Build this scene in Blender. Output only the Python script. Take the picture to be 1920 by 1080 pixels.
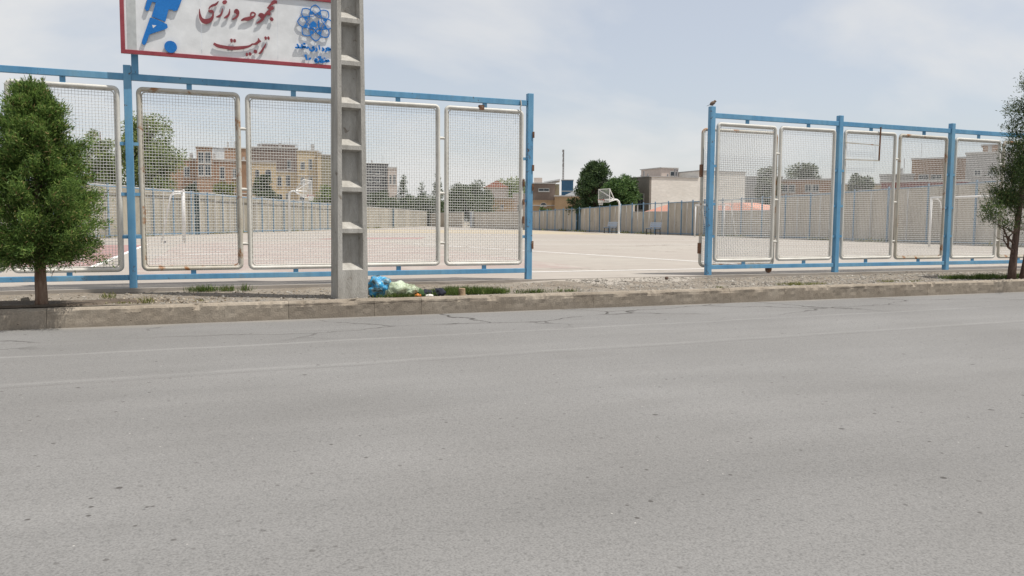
import bpy, math, random
import numpy as np
from mathutils import Vector, Matrix, noise as mnoise

for o in list(bpy.data.objects):
    bpy.data.objects.remove(o)
scene = bpy.context.scene
COL = scene.collection

# ------------------------------------------------------------------ camera
cam_d = bpy.data.cameras.new('camera')
cam_d.sensor_width = 36.0
cam_d.lens = 29.12
cam_d.clip_start = 0.05
cam_d.clip_end = 3000
cam = bpy.data.objects.new('camera', cam_d)
COL.objects.link(cam)
PITCH, YAW, ROLL = 0.0819, 0.391, 0.0073
Fw = Vector((math.sin(YAW)*math.cos(PITCH), math.cos(YAW)*math.cos(PITCH), -math.sin(PITCH)))
Rt = Vector((math.cos(YAW), -math.sin(YAW), 0))
Up = Rt.cross(Fw)
R2 = math.cos(ROLL)*Rt + math.sin(ROLL)*Up
U2 = -math.sin(ROLL)*Rt + math.cos(ROLL)*Up
mw = Matrix((R2, U2, -Fw)).transposed().to_4x4()
mw.translation = (0, -12.8716, 0.9979)
cam.matrix_world = mw
scene.camera = cam

# ------------------------------------------------------------------ sky and sun
SUN = Vector((1.58, -1.0, 4.4)).normalized()          # towards the sun
world = bpy.data.worlds.new('World')
scene.world = world
world.use_nodes = True
wn, wl = world.node_tree.nodes, world.node_tree.links
wn.clear()
w_out = wn.new('ShaderNodeOutputWorld')
w_bg = wn.new('ShaderNodeBackground')
w_sky = wn.new('ShaderNodeTexSky')
w_sky.sky_type = 'NISHITA'
w_sky.sun_disc = False
w_sky.sun_elevation = math.asin(SUN.z)
w_sky.sun_rotation = math.atan2(SUN.x, SUN.y)
w_sky.altitude = 900
w_sky.air_density = 1.0
w_sky.dust_density = 4.0
w_sky.ozone_density = 1.5
w_tc = wn.new('ShaderNodeTexCoord')
w_sep = wn.new('ShaderNodeSeparateXYZ')
w_add = wn.new('ShaderNodeMath'); w_add.operation = 'ADD'; w_add.inputs[1].default_value = 0.42
w_max = wn.new('ShaderNodeMath'); w_max.operation = 'MAXIMUM'; w_max.inputs[1].default_value = 0.05
w_dx = wn.new('ShaderNodeMath'); w_dx.operation = 'DIVIDE'
w_dy = wn.new('ShaderNodeMath'); w_dy.operation = 'DIVIDE'
w_com = wn.new('ShaderNodeCombineXYZ')
wl.new(w_tc.outputs['Generated'], w_sep.inputs[0])
wl.new(w_sep.outputs['Z'], w_add.inputs[0]); wl.new(w_add.outputs[0], w_max.inputs[0])
wl.new(w_sep.outputs['X'], w_dx.inputs[0]); wl.new(w_max.outputs[0], w_dx.inputs[1])
wl.new(w_sep.outputs['Y'], w_dy.inputs[0]); wl.new(w_max.outputs[0], w_dy.inputs[1])
wl.new(w_dx.outputs[0], w_com.inputs[0]); wl.new(w_dy.outputs[0], w_com.inputs[1])
w_map = wn.new('ShaderNodeMapping')
w_map.inputs['Location'].default_value = (1.9, 0.35, 0)
w_map.inputs['Scale'].default_value = (0.8, 1.1, 1)
wl.new(w_com.outputs[0], w_map.inputs['Vector'])
w_n = wn.new('ShaderNodeTexNoise')
w_n.inputs['Scale'].default_value = 2.1; w_n.inputs['Detail'].default_value = 6
w_n.inputs['Roughness'].default_value = 0.52; w_n.inputs['Distortion'].default_value = 0.25
wl.new(w_map.outputs[0], w_n.inputs['Vector'])
w_ramp = wn.new('ShaderNodeValToRGB')               # thin high cloud: cover from veil to streaks
w_ramp.color_ramp.elements[0].position = 0.42; w_ramp.color_ramp.elements[0].color = (0.50, 0.50, 0.50, 1)
w_ramp.color_ramp.elements[1].position = 0.66; w_ramp.color_ramp.elements[1].color = (0.95, 0.95, 0.95, 1)
wl.new(w_n.outputs['Fac'], w_ramp.inputs[0])
w_mix = wn.new('ShaderNodeMix'); w_mix.data_type = 'RGBA'
wl.new(w_ramp.outputs[0], w_mix.inputs[0])
wl.new(w_sky.outputs[0], w_mix.inputs[6])
w_mix.inputs[7].default_value = (5.85, 5.84, 5.8, 1)  # sunlit thin cloud, in the sky texture's own units
wl.new(w_mix.outputs[2], w_bg.inputs['Color'])
w_bg.inputs['Strength'].default_value = 0.1
wl.new(w_bg.outputs[0], w_out.inputs['Surface'])

sun_d = bpy.data.lights.new('sun', 'SUN')
sun_d.energy = 3.8
sun_d.angle = math.radians(0.55)
sun_d.color = (1.0, 0.955, 0.885)
sun = bpy.data.objects.new('sun', sun_d)
COL.objects.link(sun)
sun.rotation_euler = (-SUN).to_track_quat('-Z', 'Y').to_euler()
sun.location = (20, -20, 40)

scene.view_settings.view_transform = 'Standard'
scene.view_settings.look = 'None'
scene.view_settings.exposure = 0.46
scene.view_settings.gamma = 1.0
scene.view_settings.use_curve_mapping = False
scene.cycles.max_bounces = 6
scene.cycles.transparent_max_bounces = 12

RNG = np.random.default_rng(7)
random.seed(7)

# ------------------------------------------------------------------ helpers
def tag(o, label=None, cat=None, group=None, kind=None):
    if label: o['label'] = label
    if cat: o['category'] = cat
    if group: o['group'] = group
    if kind: o['kind'] = kind
    return o

def thing(name, label, cat, loc=(0, 0, 0), rz=0.0, group=None):
    o = bpy.data.objects.new(name, None)
    o.empty_display_size = 0.2
    COL.objects.link(o)
    o.location = loc
    o.rotation_euler = (0, 0, rz)
    return tag(o, label, cat, group)

def link(name, me, parent=None, loc=None, rot=None, scale=None):
    o = bpy.data.objects.new(name, me)
    COL.objects.link(o)
    if parent is not None: o.parent = parent
    if loc is not None: o.location = loc
    if rot is not None: o.rotation_euler = rot
    if scale is not None: o.scale = scale
    return o

class MB:
    def __init__(self):
        self.v = []; self.f = []
    def add(self, vs, fs):
        n = len(self.v)
        self.v.extend([tuple(p) for p in vs])
        self.f.extend([tuple(i+n for i in q) for q in fs])
        return self
    def box(self, x0, x1, y0, y1, z0, z1):
        return self.add([(x0,y0,z0),(x1,y0,z0),(x1,y1,z0),(x0,y1,z0),(x0,y0,z1),(x1,y0,z1),(x1,y1,z1),(x0,y1,z1)],
                        [(0,3,2,1),(4,5,6,7),(0,1,5,4),(1,2,6,5),(2,3,7,6),(3,0,4,7)])
    def bar(self, a, b, w, h=None):
        """square bar from a to b"""
        h = h or w
        a = Vector(a); b = Vector(b); d = (b-a).normalized()
        s = d.cross(Vector((0,0,1)))
        if s.length < 1e-4: s = Vector((1,0,0))
        s.normalize(); t = s.cross(d).normalized()
        vs = []
        for p in (a, b):
            for sx, sy in ((-1,-1),(1,-1),(1,1),(-1,1)):
                vs.append(p + s*sx*w/2 + t*sy*h/2)
        return self.add(vs, [(0,1,2,3),(4,7,6,5),(0,4,5,1),(1,5,6,2),(2,6,7,3),(3,7,4,0)])
    def tube(self, pts, rad, n=8, closed=False, cap=True):
        pts = [Vector(p) for p in pts]
        m = len(pts)
        rads = rad if hasattr(rad, '__len__') else [rad]*m
        vs = []; fs = []
        prev = None
        for i, p in enumerate(pts):
            if closed:
                d = pts[(i+1) % m] - pts[i-1]
            else:
                d = pts[min(i+1, m-1)] - pts[max(i-1, 0)]
            d.normalize()
            if prev is None:
                ref = Vector((0,0,1)) if abs(d.z) < 0.9 else Vector((0,1,0))
                s = d.cross(ref).normalized()
            else:
                s = (prev - d*prev.dot(d)).normalized()
            prev = s
            t = d.cross(s)
            for k in range(n):
                a = 2*math.pi*k/n
                vs.append(p + (s*math.cos(a) + t*math.sin(a))*rads[i])
        rng = m if closed else m-1
        for i in range(rng):
            j = (i+1) % m
            for k in range(n):
                k2 = (k+1) % n
                fs.append((i*n+k, i*n+k2, j*n+k2, j*n+k))
        if cap and not closed:
            fs.append(tuple(range(n-1, -1, -1)))
            fs.append(tuple((m-1)*n+k for k in range(n)))
        return self.add(vs, fs)
    def prism(self, poly, y0, y1):
        """polygon in x,z extruded from y0 (front) to y1"""
        n = len(poly)
        vs = [(x, y0, z) for x, z in poly] + [(x, y1, z) for x, z in poly]
        fs = [tuple(range(n)), tuple(range(2*n-1, n-1, -1))]
        for i in range(n):
            j = (i+1) % n
            fs.append((i, i+n, j+n, j))
        return self.add(vs, fs)
    def mesh(self, name, mat, smooth=False):
        me = bpy.data.meshes.new(name)
        me.from_pydata(self.v, [], self.f)
        if mat: me.materials.append(mat)
        if smooth: me.polygons.foreach_set('use_smooth', [True]*len(me.polygons))
        me.update()
        return me
    def build(self, name, mat, parent=None, smooth=False, loc=None, rot=None, bevel=0):
        o = link(name, self.mesh(name, mat, smooth), parent, loc, rot)
        if bevel:
            b = o.modifiers.new('bevel', 'BEVEL'); b.width = bevel; b.segments = 2; b.limit_method = 'ANGLE'
        return o

def np_mesh(name, verts, nper, mat):
    """verts (n*nper,3): n separate polygons of nper corners"""
    verts = np.asarray(verts, dtype=np.float32).reshape(-1, 3)
    nv = len(verts); nf = nv//nper
    me = bpy.data.meshes.new(name)
    me.vertices.add(nv); me.vertices.foreach_set('co', verts.ravel())
    me.loops.add(nv); me.loops.foreach_set('vertex_index', np.arange(nv, dtype=np.int32))
    me.polygons.add(nf); me.polygons.foreach_set('loop_start', np.arange(0, nv, nper, dtype=np.int32))
    me.polygons.foreach_set('loop_total', np.full(nf, nper, dtype=np.int32))
    if mat: me.materials.append(mat)
    me.update(calc_edges=True)
    me.validate()
    return me

def unit(a):
    return a/np.maximum(np.linalg.norm(a, axis=-1, keepdims=True), 1e-9)

def blades(pos, dirs, L, W, rng):
    """kite-shaped leaves; pos, dirs (n,3), L,W (n,)"""
    n = len(pos)
    d = unit(dirs)
    s = unit(np.cross(d, rng.normal(size=(n, 3))))
    nrm = np.cross(d, s)
    L = L[:, None]; W = W[:, None]
    bend = rng.normal(0, .12, (n, 1))
    out = np.empty((n, 4, 3))
    out[:, 0] = pos
    out[:, 1] = pos + d*L*.5 + s*W*.5 + nrm*L*bend
    out[:, 2] = pos + d*L
    out[:, 3] = pos + d*L*.5 - s*W*.5 + nrm*L*bend
    return out

# ------------------------------------------------------------------ materials
def nt(name):
    m = bpy.data.materials.new(name)
    m.use_nodes = True
    n = m.node_tree.nodes; l = m.node_tree.links
    return m, n, l, n['Principled BSDF']

def tex(n, l, vec, scale, detail=4, rough=.55, kind='noise', dist=0.0):
    if kind == 'noise':
        t = n.new('ShaderNodeTexNoise'); t.inputs['Detail'].default_value = detail
        t.inputs['Roughness'].default_value = rough; t.inputs['Distortion'].default_value = dist
    else:
        t = n.new('ShaderNodeTexVoronoi')
    t.inputs['Scale'].default_value = scale
    l.new(vec, t.inputs['Vector'])
    return t

def ramp(n, l, src, stops):
    r = n.new('ShaderNodeValToRGB')
    e = r.color_ramp.elements
    while len(e) < len(stops): e.new(0.5)
    for i, (p, c) in enumerate(stops):
        e[i].position = p
        e[i].color = (*c, 1) if hasattr(c, '__len__') else (c, c, c, 1)
    l.new(src, r.inputs[0])
    return r

def mixc(n, l, fac, a, b, mode='MIX'):
    m = n.new('ShaderNodeMix'); m.data_type = 'RGBA'; m.blend_type = mode
    for sock, val in ((0, fac), (6, a), (7, b)):
        if hasattr(val, 'is_output'): l.new(val, m.inputs[sock])
        elif sock == 0: m.inputs[0].default_value = val
        else: m.inputs[sock].default_value = (*val, 1)
    return m.outputs[2]

def mth(n, l, op, a, b=None, c=None):
    m = n.new('ShaderNodeMath'); m.operation = op
    for i, v in enumerate((a, b, c)):
        if v is None: continue
        if hasattr(v, 'is_output'): l.new(v, m.inputs[i])
        else: m.inputs[i].default_value = v
    return m.outputs[0]

def coords(n, l, scale=None, which='Object'):
    tc = n.new('ShaderNodeTexCoord')
    if scale is None: return tc.outputs[which]
    mp = n.new('ShaderNodeMapping'); mp.inputs['Scale'].default_value = scale
    l.new(tc.outputs[which], mp.inputs[0])
    return mp.outputs[0]

def bump(n, l, bsdf, src, strength, dist):
    b = n.new('ShaderNodeBump'); b.inputs['Strength'].default_value = strength; b.inputs['Distance'].default_value = dist
    l.new(src, b.inputs['Height']); l.new(b.outputs[0], bsdf.inputs['Normal'])

def mottled(name, c1, c2, scale=3.0, rough=.85, bs=.3, bd=.01, fine=30.0, spots=None, spot_at=.68, stretch=None, obj_random=0.0, metallic=0.0, spec=.3):
    """two-tone mottled surface with fine grain; spots = colour of stains/rust"""
    m, n, l, b = nt(name)
    vec = coords(n, l, stretch)
    big = tex(n, l, vec, scale, 5, .6)
    fin = tex(n, l, vec, fine, 3, .6)
    r = ramp(n, l, big.outputs['Fac'], [(.32, c1), (.68, c2)])
    col = r.outputs[0]
    col = mixc(n, l, .35, col, ramp(n, l, fin.outputs['Fac'], [(.3, .55), (.7, 1.0)]).outputs[0], 'MULTIPLY')
    if spots is not None:
        st = tex(n, l, coords(n, l), scale*1.7, 6, .65, dist=.3)
        fac = ramp(n, l, st.outputs['Fac'], [(spot_at, 0.0), (min(spot_at+.07, 1), 1.0)]).outputs[0]
        col = mixc(n, l, fac, col, spots)
    if obj_random:
        oi = n.new('ShaderNodeObjectInfo')
        v = mth(n, l, 'MULTIPLY_ADD', oi.outputs['Random'], obj_random, 1-obj_random*.6)
        col = mixc(n, l, 1.0, col, v, 'MULTIPLY')
    l.new(col, b.inputs['Base Color'])
    b.inputs['Roughness'].default_value = rough
    b.inputs['Metallic'].default_value = metallic
    b.inputs['Specular IOR Level'].default_value = spec
    if bs: bump(n, l, b, fin.outputs['Fac'], bs, bd)
    return m

def foliage(name, dark, mid, light, trans=.25, yellow=None):
    m, n, l, b = nt(name)
    g = n.new('ShaderNodeNewGeometry')
    stops = [(0.0, dark), (.5, mid), (.93, light)]
    if yellow: stops.append((.985, yellow))
    r = ramp(n, l, g.outputs['Random Per Island'], stops)
    big = tex(n, l, coords(n, l), 2.2, 3, .5)
    col = mixc(n, l, .45, r.outputs[0], ramp(n, l, big.outputs['Fac'], [(.35, .45), (.65, 1.15)]).outputs[0], 'MULTIPLY')
    l.new(col, b.inputs['Base Color'])
    b.inputs['Roughness'].default_value = .6
    b.inputs['Specular IOR Level'].default_value = .25
    tr = n.new('ShaderNodeBsdfTranslucent'); l.new(col, tr.inputs['Color'])
    mx = n.new('ShaderNodeMixShader'); mx.inputs[0].default_value = trans
    out = n['Material Output']
    l.new(b.outputs[0], mx.inputs[1]); l.new(tr.outputs[0], mx.inputs[2]); l.new(mx.outputs[0], out.inputs['Surface'])
    return m

def plain(name, c, rough=.6, metallic=0.0, spec=.4):
    m, n, l, b = nt(name)
    vec = coords(n, l)
    t = tex(n, l, vec, 9, 4)
    col = mixc(n, l, .3, c, ramp(n, l, t.outputs['Fac'], [(.3, .65), (.7, 1.05)]).outputs[0], 'MULTIPLY')
    l.new(col, b.inputs['Base Color'])
    b.inputs['Roughness'].default_value = rough
    b.inputs['Metallic'].default_value = metallic
    b.inputs['Specular IOR Level'].default_value = spec
    return m

M = {}
def worn_blue(name, rusty):
    m, n, l, b = nt(name)
    vec = coords(n, l)
    oi = n.new('ShaderNodeObjectInfo')
    off = n.new('ShaderNodeVectorMath'); off.operation = 'MULTIPLY_ADD'; off.inputs[1].default_value = (1, 1, 1)
    l.new(vec, off.inputs[0])
    cb = n.new('ShaderNodeCombineXYZ'); rr = mth(n, l, 'MULTIPLY', oi.outputs['Random'], 37.0)
    l.new(rr, cb.inputs[0]); l.new(rr, cb.inputs[2]); l.new(cb.outputs[0], off.inputs[2])
    v = off.outputs[0]
    a = tex(n, l, v, 1.3, 5, .6)
    s = n.new('ShaderNodeMapping'); s.inputs['Scale'].default_value = (9, 9, 1.2); l.new(v, s.inputs[0])
    st = tex(n, l, s.outputs[0], 1.5, 4, .6)
    col = ramp(n, l, a.outputs['Fac'], [(.28, (.07, .225, .40)), (.48, (.115, .29, .46)), (.62, (.15, .325, .47)), (.74, (.19, .34, .44))]).outputs[0]
    col = mixc(n, l, .4, col, ramp(n, l, st.outputs['Fac'], [(.3, .70), (.6, 1.08)]).outputs[0], 'MULTIPLY')
    ds = tex(n, l, v, 5.0, 5, .65, dist=.4)
    col = mixc(n, l, ramp(n, l, ds.outputs['Fac'], [(.60, 0.0), (.72, .6)]).outputs[0], col, (.22, .27, .28))
    ch = tex(n, l, v, 11.0, 5, .7, dist=.5)
    gate = tex(n, l, v, 1.1, 2, .5)
    rf = mth(n, l, 'MULTIPLY', ramp(n, l, ch.outputs['Fac'], [(.60 if rusty else .645, 0.0), (.64 if rusty else .68, 1.0)]).outputs[0], ramp(n, l, gate.outputs['Fac'], [(.40, 0.0), (.52, 1.0)]).outputs[0])
    col = mixc(n, l, rf, col, (.085, .045, .028))
    l.new(col, b.inputs['Base Color']); b.inputs['Specular IOR Level'].default_value = .35
    l.new(ramp(n, l, ds.outputs['Fac'], [(.3, .42), (.7, .75)]).outputs[0], b.inputs['Roughness'])
    bump(n, l, b, mth(n, l, 'ADD', ch.outputs['Fac'], mth(n, l, 'MULTIPLY', rf, -1.0)), .25, .003)
    return m
M['blue'] = worn_blue('blue_paint', False)
M['blue_far'] = mottled('weathered_blue_paint', (.13, .24, .36), (.20, .31, .41), 1.2, .6, .1, .002, 20)
M['blue_rust'] = worn_blue('blue_paint_rusty', True)
M['tube'] = mottled('white_tube_paint', (.54, .52, .465), (.67, .655, .61), 1.6, .6, .1, .001, 50, spots=(.42, .35, .26), spot_at=.71, spec=.4)
M['tube_rust'] = mottled('rusty_tube_paint', (.44, .40, .32), (.58, .56, .51), 1.9, .65, .2, .002, 50, spots=(.28, .13, .05), spot_at=.56, spec=.4)
M['rust'] = mottled('rusty_iron', (.10, .05, .03), (.22, .11, .06), 12, .85, .4, .003, 60, spots=(.30, .26, .2), spot_at=.62)
M['wire'] = plain('wire_paint', (.72, .72, .70), .45, 0, .5)
M['sign_white'] = mottled('sign_sheet', (.72, .735, .745), (.80, .81, .815), 1.1, .4, .0, .002, 6, spots=(.68, .71, .73), spot_at=.6, spec=.4)
M['sign_shade'] = mottled('sign_shade_paint', (.46, .48, .48), (.54, .56, .55), 2.4, .5, .05, .002, 20)  # grey for the shadow band painted on the sign
M['sign_red'] = mottled('sign_red_paint', (.27, .045, .06), (.35, .07, .085), 4, .5, .1, .002, 30, spots=(.5, .18, .14), spot_at=.7)
M['letter_red'] = mottled('letter_red_paint', (.20, .04, .05), (.29, .065, .075), 9, .5, .1, .002, 40, spots=(.55, .36, .26), spot_at=.72)
M['letter_blue'] = mottled('letter_blue_paint', (.01, .16, .50), (.02, .20, .58), 5, .45, .05, .002, 40)
M['conc_pole'] = mottled('pole_concrete', (.30, .285, .255), (.46, .445, .41), 4.2, .94, .8, .008, 55, spots=(.21, .185, .155), spot_at=.63, stretch=(2.2, 2.2, .5))
M['trunk'] = mottled('bark', (.13, .07, .045), (.26, .19, .14), 6, .95, .9, .02, 25, spots=(.30, .27, .23), spot_at=.6, stretch=(3, 3, .5))
M['trunk_dark'] = mottled('dark_bark', (.07, .045, .035), (.16, .11, .085), 6, .95, .8, .02, 25, stretch=(3, 3, .5))
M['cypress'] = foliage('cypress_leaf', (.045, .092, .022), (.125, .215, .048), (.25, .345, .085), .40, (.38, .27, .13))
M['juniper'] = foliage('juniper_leaf', (.026, .050, .018), (.066, .112, .034), (.15, .19, .06), .28, (.17, .13, .06))
M['pine'] = foliage('pine_leaf', (.028, .055, .025), (.062, .108, .042), (.11, .165, .06), .27)
M['leafy'] = foliage('broad_leaf', (.035, .075, .022), (.075, .145, .042), (.14, .22, .07), .3)
M['poplar'] = foliage('poplar_leaf', (.09, .13, .04), (.19, .25, .08), (.33, .38, .15), .45)
M['oliveleaf'] = foliage('olive_leaf', (.035, .06, .028), (.08, .115, .052), (.155, .18, .085), .3)
M['ivy'] = foliage('ivy_leaf', (.08, .10, .02), (.16, .19, .04), (.28, .29, .07), .3)
M['grass'] = foliage('grass_blade', (.05, .085, .02), (.09, .15, .03), (.17, .22, .06), .3, (.30, .27, .12))
M['drygrass'] = foliage('dry_grass_blade', (.10, .12, .03), (.19, .21, .06), (.32, .30, .12), .3, (.38, .32, .18))
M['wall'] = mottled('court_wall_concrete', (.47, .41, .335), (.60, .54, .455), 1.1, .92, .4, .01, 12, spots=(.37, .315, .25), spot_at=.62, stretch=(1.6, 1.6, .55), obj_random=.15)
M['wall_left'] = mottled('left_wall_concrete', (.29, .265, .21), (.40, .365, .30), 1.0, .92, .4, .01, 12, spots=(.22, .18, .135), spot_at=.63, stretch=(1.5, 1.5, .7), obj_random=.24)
M['cap'] = mottled('wall_cap', (.48, .47, .45), (.58, .57, .55), 2, .9, .3, .01, 20)
M['brick'] = mottled('brick_wall', (.30, .19, .125), (.40, .26, .175), .5, .95, .3, .02, 6, obj_random=.2)
M['brown'] = mottled('brown_render', (.19, .145, .12), (.27, .21, .175), .4, .95, .3, .02, 5, obj_random=.2)
M['tan'] = mottled('tan_stone', (.50, .40, .255), (.62, .50, .33), .4, .9, .25, .02, 5, obj_random=.12)
M['olive'] = mottled('olive_render', (.30, .28, .20), (.38, .35, .26), .4, .95, .2, .02, 5)
M['greydark'] = mottled('dark_grey_cladding', (.10, .10, .105), (.16, .16, .165), .4, .8, .2, .02, 5)
M['pink'] = mottled('pale_pink_stone', (.52, .44, .39), (.62, .54, .48), .4, .9, .2, .02, 5)
M['orange'] = mottled('ochre_brick', (.40, .275, .165), (.50, .35, .215), .5, .95, .3, .02, 6, obj_random=.1)
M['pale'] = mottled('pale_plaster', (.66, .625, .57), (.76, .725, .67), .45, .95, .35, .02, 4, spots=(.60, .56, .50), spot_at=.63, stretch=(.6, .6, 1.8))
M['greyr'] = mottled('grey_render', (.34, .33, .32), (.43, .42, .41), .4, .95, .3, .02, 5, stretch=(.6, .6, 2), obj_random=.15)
M['shade_side'] = mottled('shade_side_plaster', (.19, .17, .15), (.26, .235, .205), .5, .95, .3, .02, 5)  # darker version of the pale plaster, shade put into the colour
M['maroon'] = mottled('maroon_sheet', (.20, .05, .045), (.27, .075, .065), .5, .6, .2, .01, 8)
M['salmon'] = mottled('salmon_roof', (.50, .25, .185), (.58, .30, .225), 1.0, .8, .2, .01, 14)
M['blueclad'] = mottled('blue_cladding', (.03, .10, .19), (.05, .14, .24), .5, .35, .1, .01, 6)
M['roofing'] = mottled('pale_roofing', (.50, .51, .52), (.62, .62, .62), .6, .7, .2, .02, 8)
M['redtile'] = mottled('red_roof', (.42, .16, .10), (.52, .22, .15), 1, .9, .3, .02, 8)
M['frame'] = plain('window_frame', (.50, .50, .48), .5)
M['tank'] = mottled('tank_steel', (.52, .54, .55), (.62, .64, .65), 1, .5, .1, .01, 8)
M['steel'] = plain('mast_steel', (.28, .27, .27), .5, .3)
M['goal'] = plain('white_goal_paint', (.76, .75, .73), .45)
M['hoop_red'] = plain('rim_red', (.38, .09, .06), .5)
M['bench'] = plain('bench_paint', (.16, .25, .38), .5)
M['bench_top'] = plain('bench_back_paint', (.40, .45, .52), .5)
M['door'] = plain('dark_green_metal', (.018, .035, .035), .6)
M['black'] = plain('black_rubber', (.02, .02, .023), .6)
M['bird'] = plain('brown_plumage', (.16, .11, .08), .9)
m_, n_, l_, b_ = nt('window_glass')
b_.inputs['Base Color'].default_value = (.035, .045, .055, 1); b_.inputs['Roughness'].default_value = .12
M['glass'] = m_
m_, n_, l_, b_ = nt('acrylic_board')
b_.inputs['Base Color'].default_value = (.5, .51, .51, 1); b_.inputs['Roughness'].default_value = .3; b_.inputs['Alpha'].default_value = .22
M['acrylic'] = m_

def asphalt():
    m, n, l, b = nt('asphalt')
    vec = coords(n, l)
    sep = n.new('ShaderNodeSeparateXYZ'); l.new(vec, sep.inputs[0])
    X, Y = sep.outputs[0], sep.outputs[1]
    big = tex(n, l, vec, .35, 4, .5)
    mid = tex(n, l, coords(n, l, (.5, 2.0, 1)), 1.1, 5, .6)
    agg = tex(n, l, vec, 95, 2, .6)
    agg2 = tex(n, l, vec, 34, 4, .7)
    col = ramp(n, l, big.outputs['Fac'], [(.3, (.170, .166, .160)), (.7, (.203, .200, .195))]).outputs[0]
    col = mixc(n, l, .30, col, ramp(n, l, mid.outputs['Fac'], [(.3, .72), (.7, 1.08)]).outputs[0], 'MULTIPLY')
    col = mixc(n, l, .58, col, ramp(n, l, agg.outputs['Fac'], [(.27, .50), (.5, .98), (.75, 1.28)]).outputs[0], 'MULTIPLY')
    col = mixc(n, l, .6, col, ramp(n, l, agg2.outputs['Fac'], [(.28, .55), (.45, 1.0), (.8, 1.1)]).outputs[0], 'MULTIPLY')
    # tyre-polished lanes and old patches along the road
    lane = tex(n, l, coords(n, l, (.05, .75, 1)), 1.0, 4, .55)
    col = mixc(n, l, .26, col, ramp(n, l, lane.outputs['Fac'], [(.36, .80), (.5, 1.0), (.66, 1.12)]).outputs[0], 'MULTIPLY')
    st = tex(n, l, coords(n, l, (.35, .9, 1)), .8, 6, .62, dist=.5)
    col = mixc(n, l, ramp(n, l, st.outputs['Fac'], [(.62, 0.0), (.76, .30)]).outputs[0], col, (.115, .109, .102))
    cl = tex(n, l, vec, .9, 3, .5)
    # dark pits and lost stones
    vor = tex(n, l, vec, 3.1, kind='v'); vor.inputs['Randomness'].default_value = 1
    wob = tex(n, l, vec, 22, 3, .6)
    dsum = mth(n, l, 'MULTIPLY_ADD', wob.outputs['Fac'], .09, vor.outputs['Distance'])
    pit = ramp(n, l, dsum, [(.088, 1.0), (.112, 0.0)]).outputs[0]
    sel = ramp(n, l, vor.outputs['Color'], [(.60, 0.0), (.63, 1.0)]).outputs[0]
    col = mixc(n, l, mth(n, l, 'MULTIPLY', mth(n, l, 'MULTIPLY', pit, sel), .85), col, (.055, .05, .047))
    vor2 = tex(n, l, vec, 9.5, kind='v')
    d2 = mth(n, l, 'MULTIPLY_ADD', wob.outputs['Fac'], .12, vor2.outputs['Distance'])
    pit2 = ramp(n, l, d2, [(.14, 1.0), (.19, 0.0)]).outputs[0]
    sel2 = ramp(n, l, vor2.outputs['Color'], [(.50, 0.0), (.54, 1.0)]).outputs[0]
    col = mixc(n, l, mth(n, l, 'MULTIPLY', mth(n, l, 'MULTIPLY', pit2, sel2), ramp(n, l, cl.outputs['Fac'], [(.42, .15), (.58, 1.0)]).outputs[0]), col, (.075, .07, .066))
    # pale crumbs
    vor3 = tex(n, l, vec, 14.0, kind='v')
    pc = ramp(n, l, vor3.outputs['Distance'], [(.05, 1.0), (.075, 0.0)]).outputs[0]
    s3 = ramp(n, l, vor3.outputs['Color'], [(.80, 0.0), (.83, 1.0)]).outputs[0]
    col = mixc(n, l, mth(n, l, 'MULTIPLY', mth(n, l, 'MULTIPLY', pc, s3), .7), col, (.5, .48, .45))
    # two worn, nearly vanished pale lines along the kerb, and a dark seam beside the second
    wv = tex(n, l, vec, .9, 3, .5)
    wear = tex(n, l, coords(n, l, (.8, 6, 1)), 2.0, 5, .65)
    wearf = ramp(n, l, wear.outputs['Fac'], [(.34, .12), (.58, 1.0)]).outputs[0]
    for y0, sl, hw, amt, c in ((-4.48, .024, .04, .26, (.33, .325, .315)), (-5.86, .024, .045, .21, (.31, .305, .295)), (-5.98, .024, .022, .35, (.11, .105, .10)), (-3.62, .0, .02, .3, (.12, .11, .10))):
        yy = mth(n, l, 'MULTIPLY_ADD', X, -sl, mth(n, l, 'ADD', Y, -y0))
        yy = mth(n, l, 'MULTIPLY_ADD', wv.outputs['Fac'], .16, mth(n, l, 'ADD', yy, -.08))
        a = mth(n, l, 'ABSOLUTE', yy)
        f = ramp(n, l, a, [(hw*.5, 1.0), (hw*1.5, 0.0)]).outputs[0]
        f = mth(n, l, 'MULTIPLY', mth(n, l, 'MULTIPLY', f, wearf), amt)
        col = mixc(n, l, f, col, c)
    # cracks near the kerb
    cv = tex(n, l, coords(n, l, (.55, 1.1, 1)), 1.0, kind='v'); cv.feature = 'DISTANCE_TO_EDGE'
    cw = n.new('ShaderNodeVectorMath'); cw.operation = 'MULTIPLY_ADD'; cw.inputs[1].default_value = (.34, .34, 0)
    wn_ = tex(n, l, vec, 1.7, 4, .55)
    l.new(wn_.outputs['Color'], cw.inputs[0]); l.new(coords(n, l, (.42, .8, 1)), cw.inputs[2]); l.new(cw.outputs[0], cv.inputs['Vector'])
    crack = ramp(n, l, cv.outputs['Distance'], [(.006, 1.0), (.014, 0.0)]).outputs[0]
    zone = ramp(n, l, mth(n, l, 'ADD', Y, 4.4), [(0.0, 0.0), (.9, 1.0)]).outputs[0]
    cm = tex(n, l, vec, .6, 2, .5)
    crack = mth(n, l, 'MULTIPLY', mth(n, l, 'MULTIPLY', crack, zone), ramp(n, l, cm.outputs['Fac'], [(.38, 0.0), (.50, .9)]).outputs[0])
    col = mixc(n, l, crack, col, (.05, .046, .042))
    # dust drifted against the kerb
    dz = mth(n, l, 'MULTIPLY_ADD', mid.outputs['Fac'], .7, mth(n, l, 'ADD', Y, 2.35))
    dust = ramp(n, l, dz, [(.05, 0.0), (.35, .75)]).outputs[0]
    col = mixc(n, l, dust, col, (.27, .245, .21))
    l.new(col, b.inputs['Base Color'])
    b.inputs['Roughness'].default_value = .88
    b.inputs['Specular IOR Level'].default_value = .25
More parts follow.
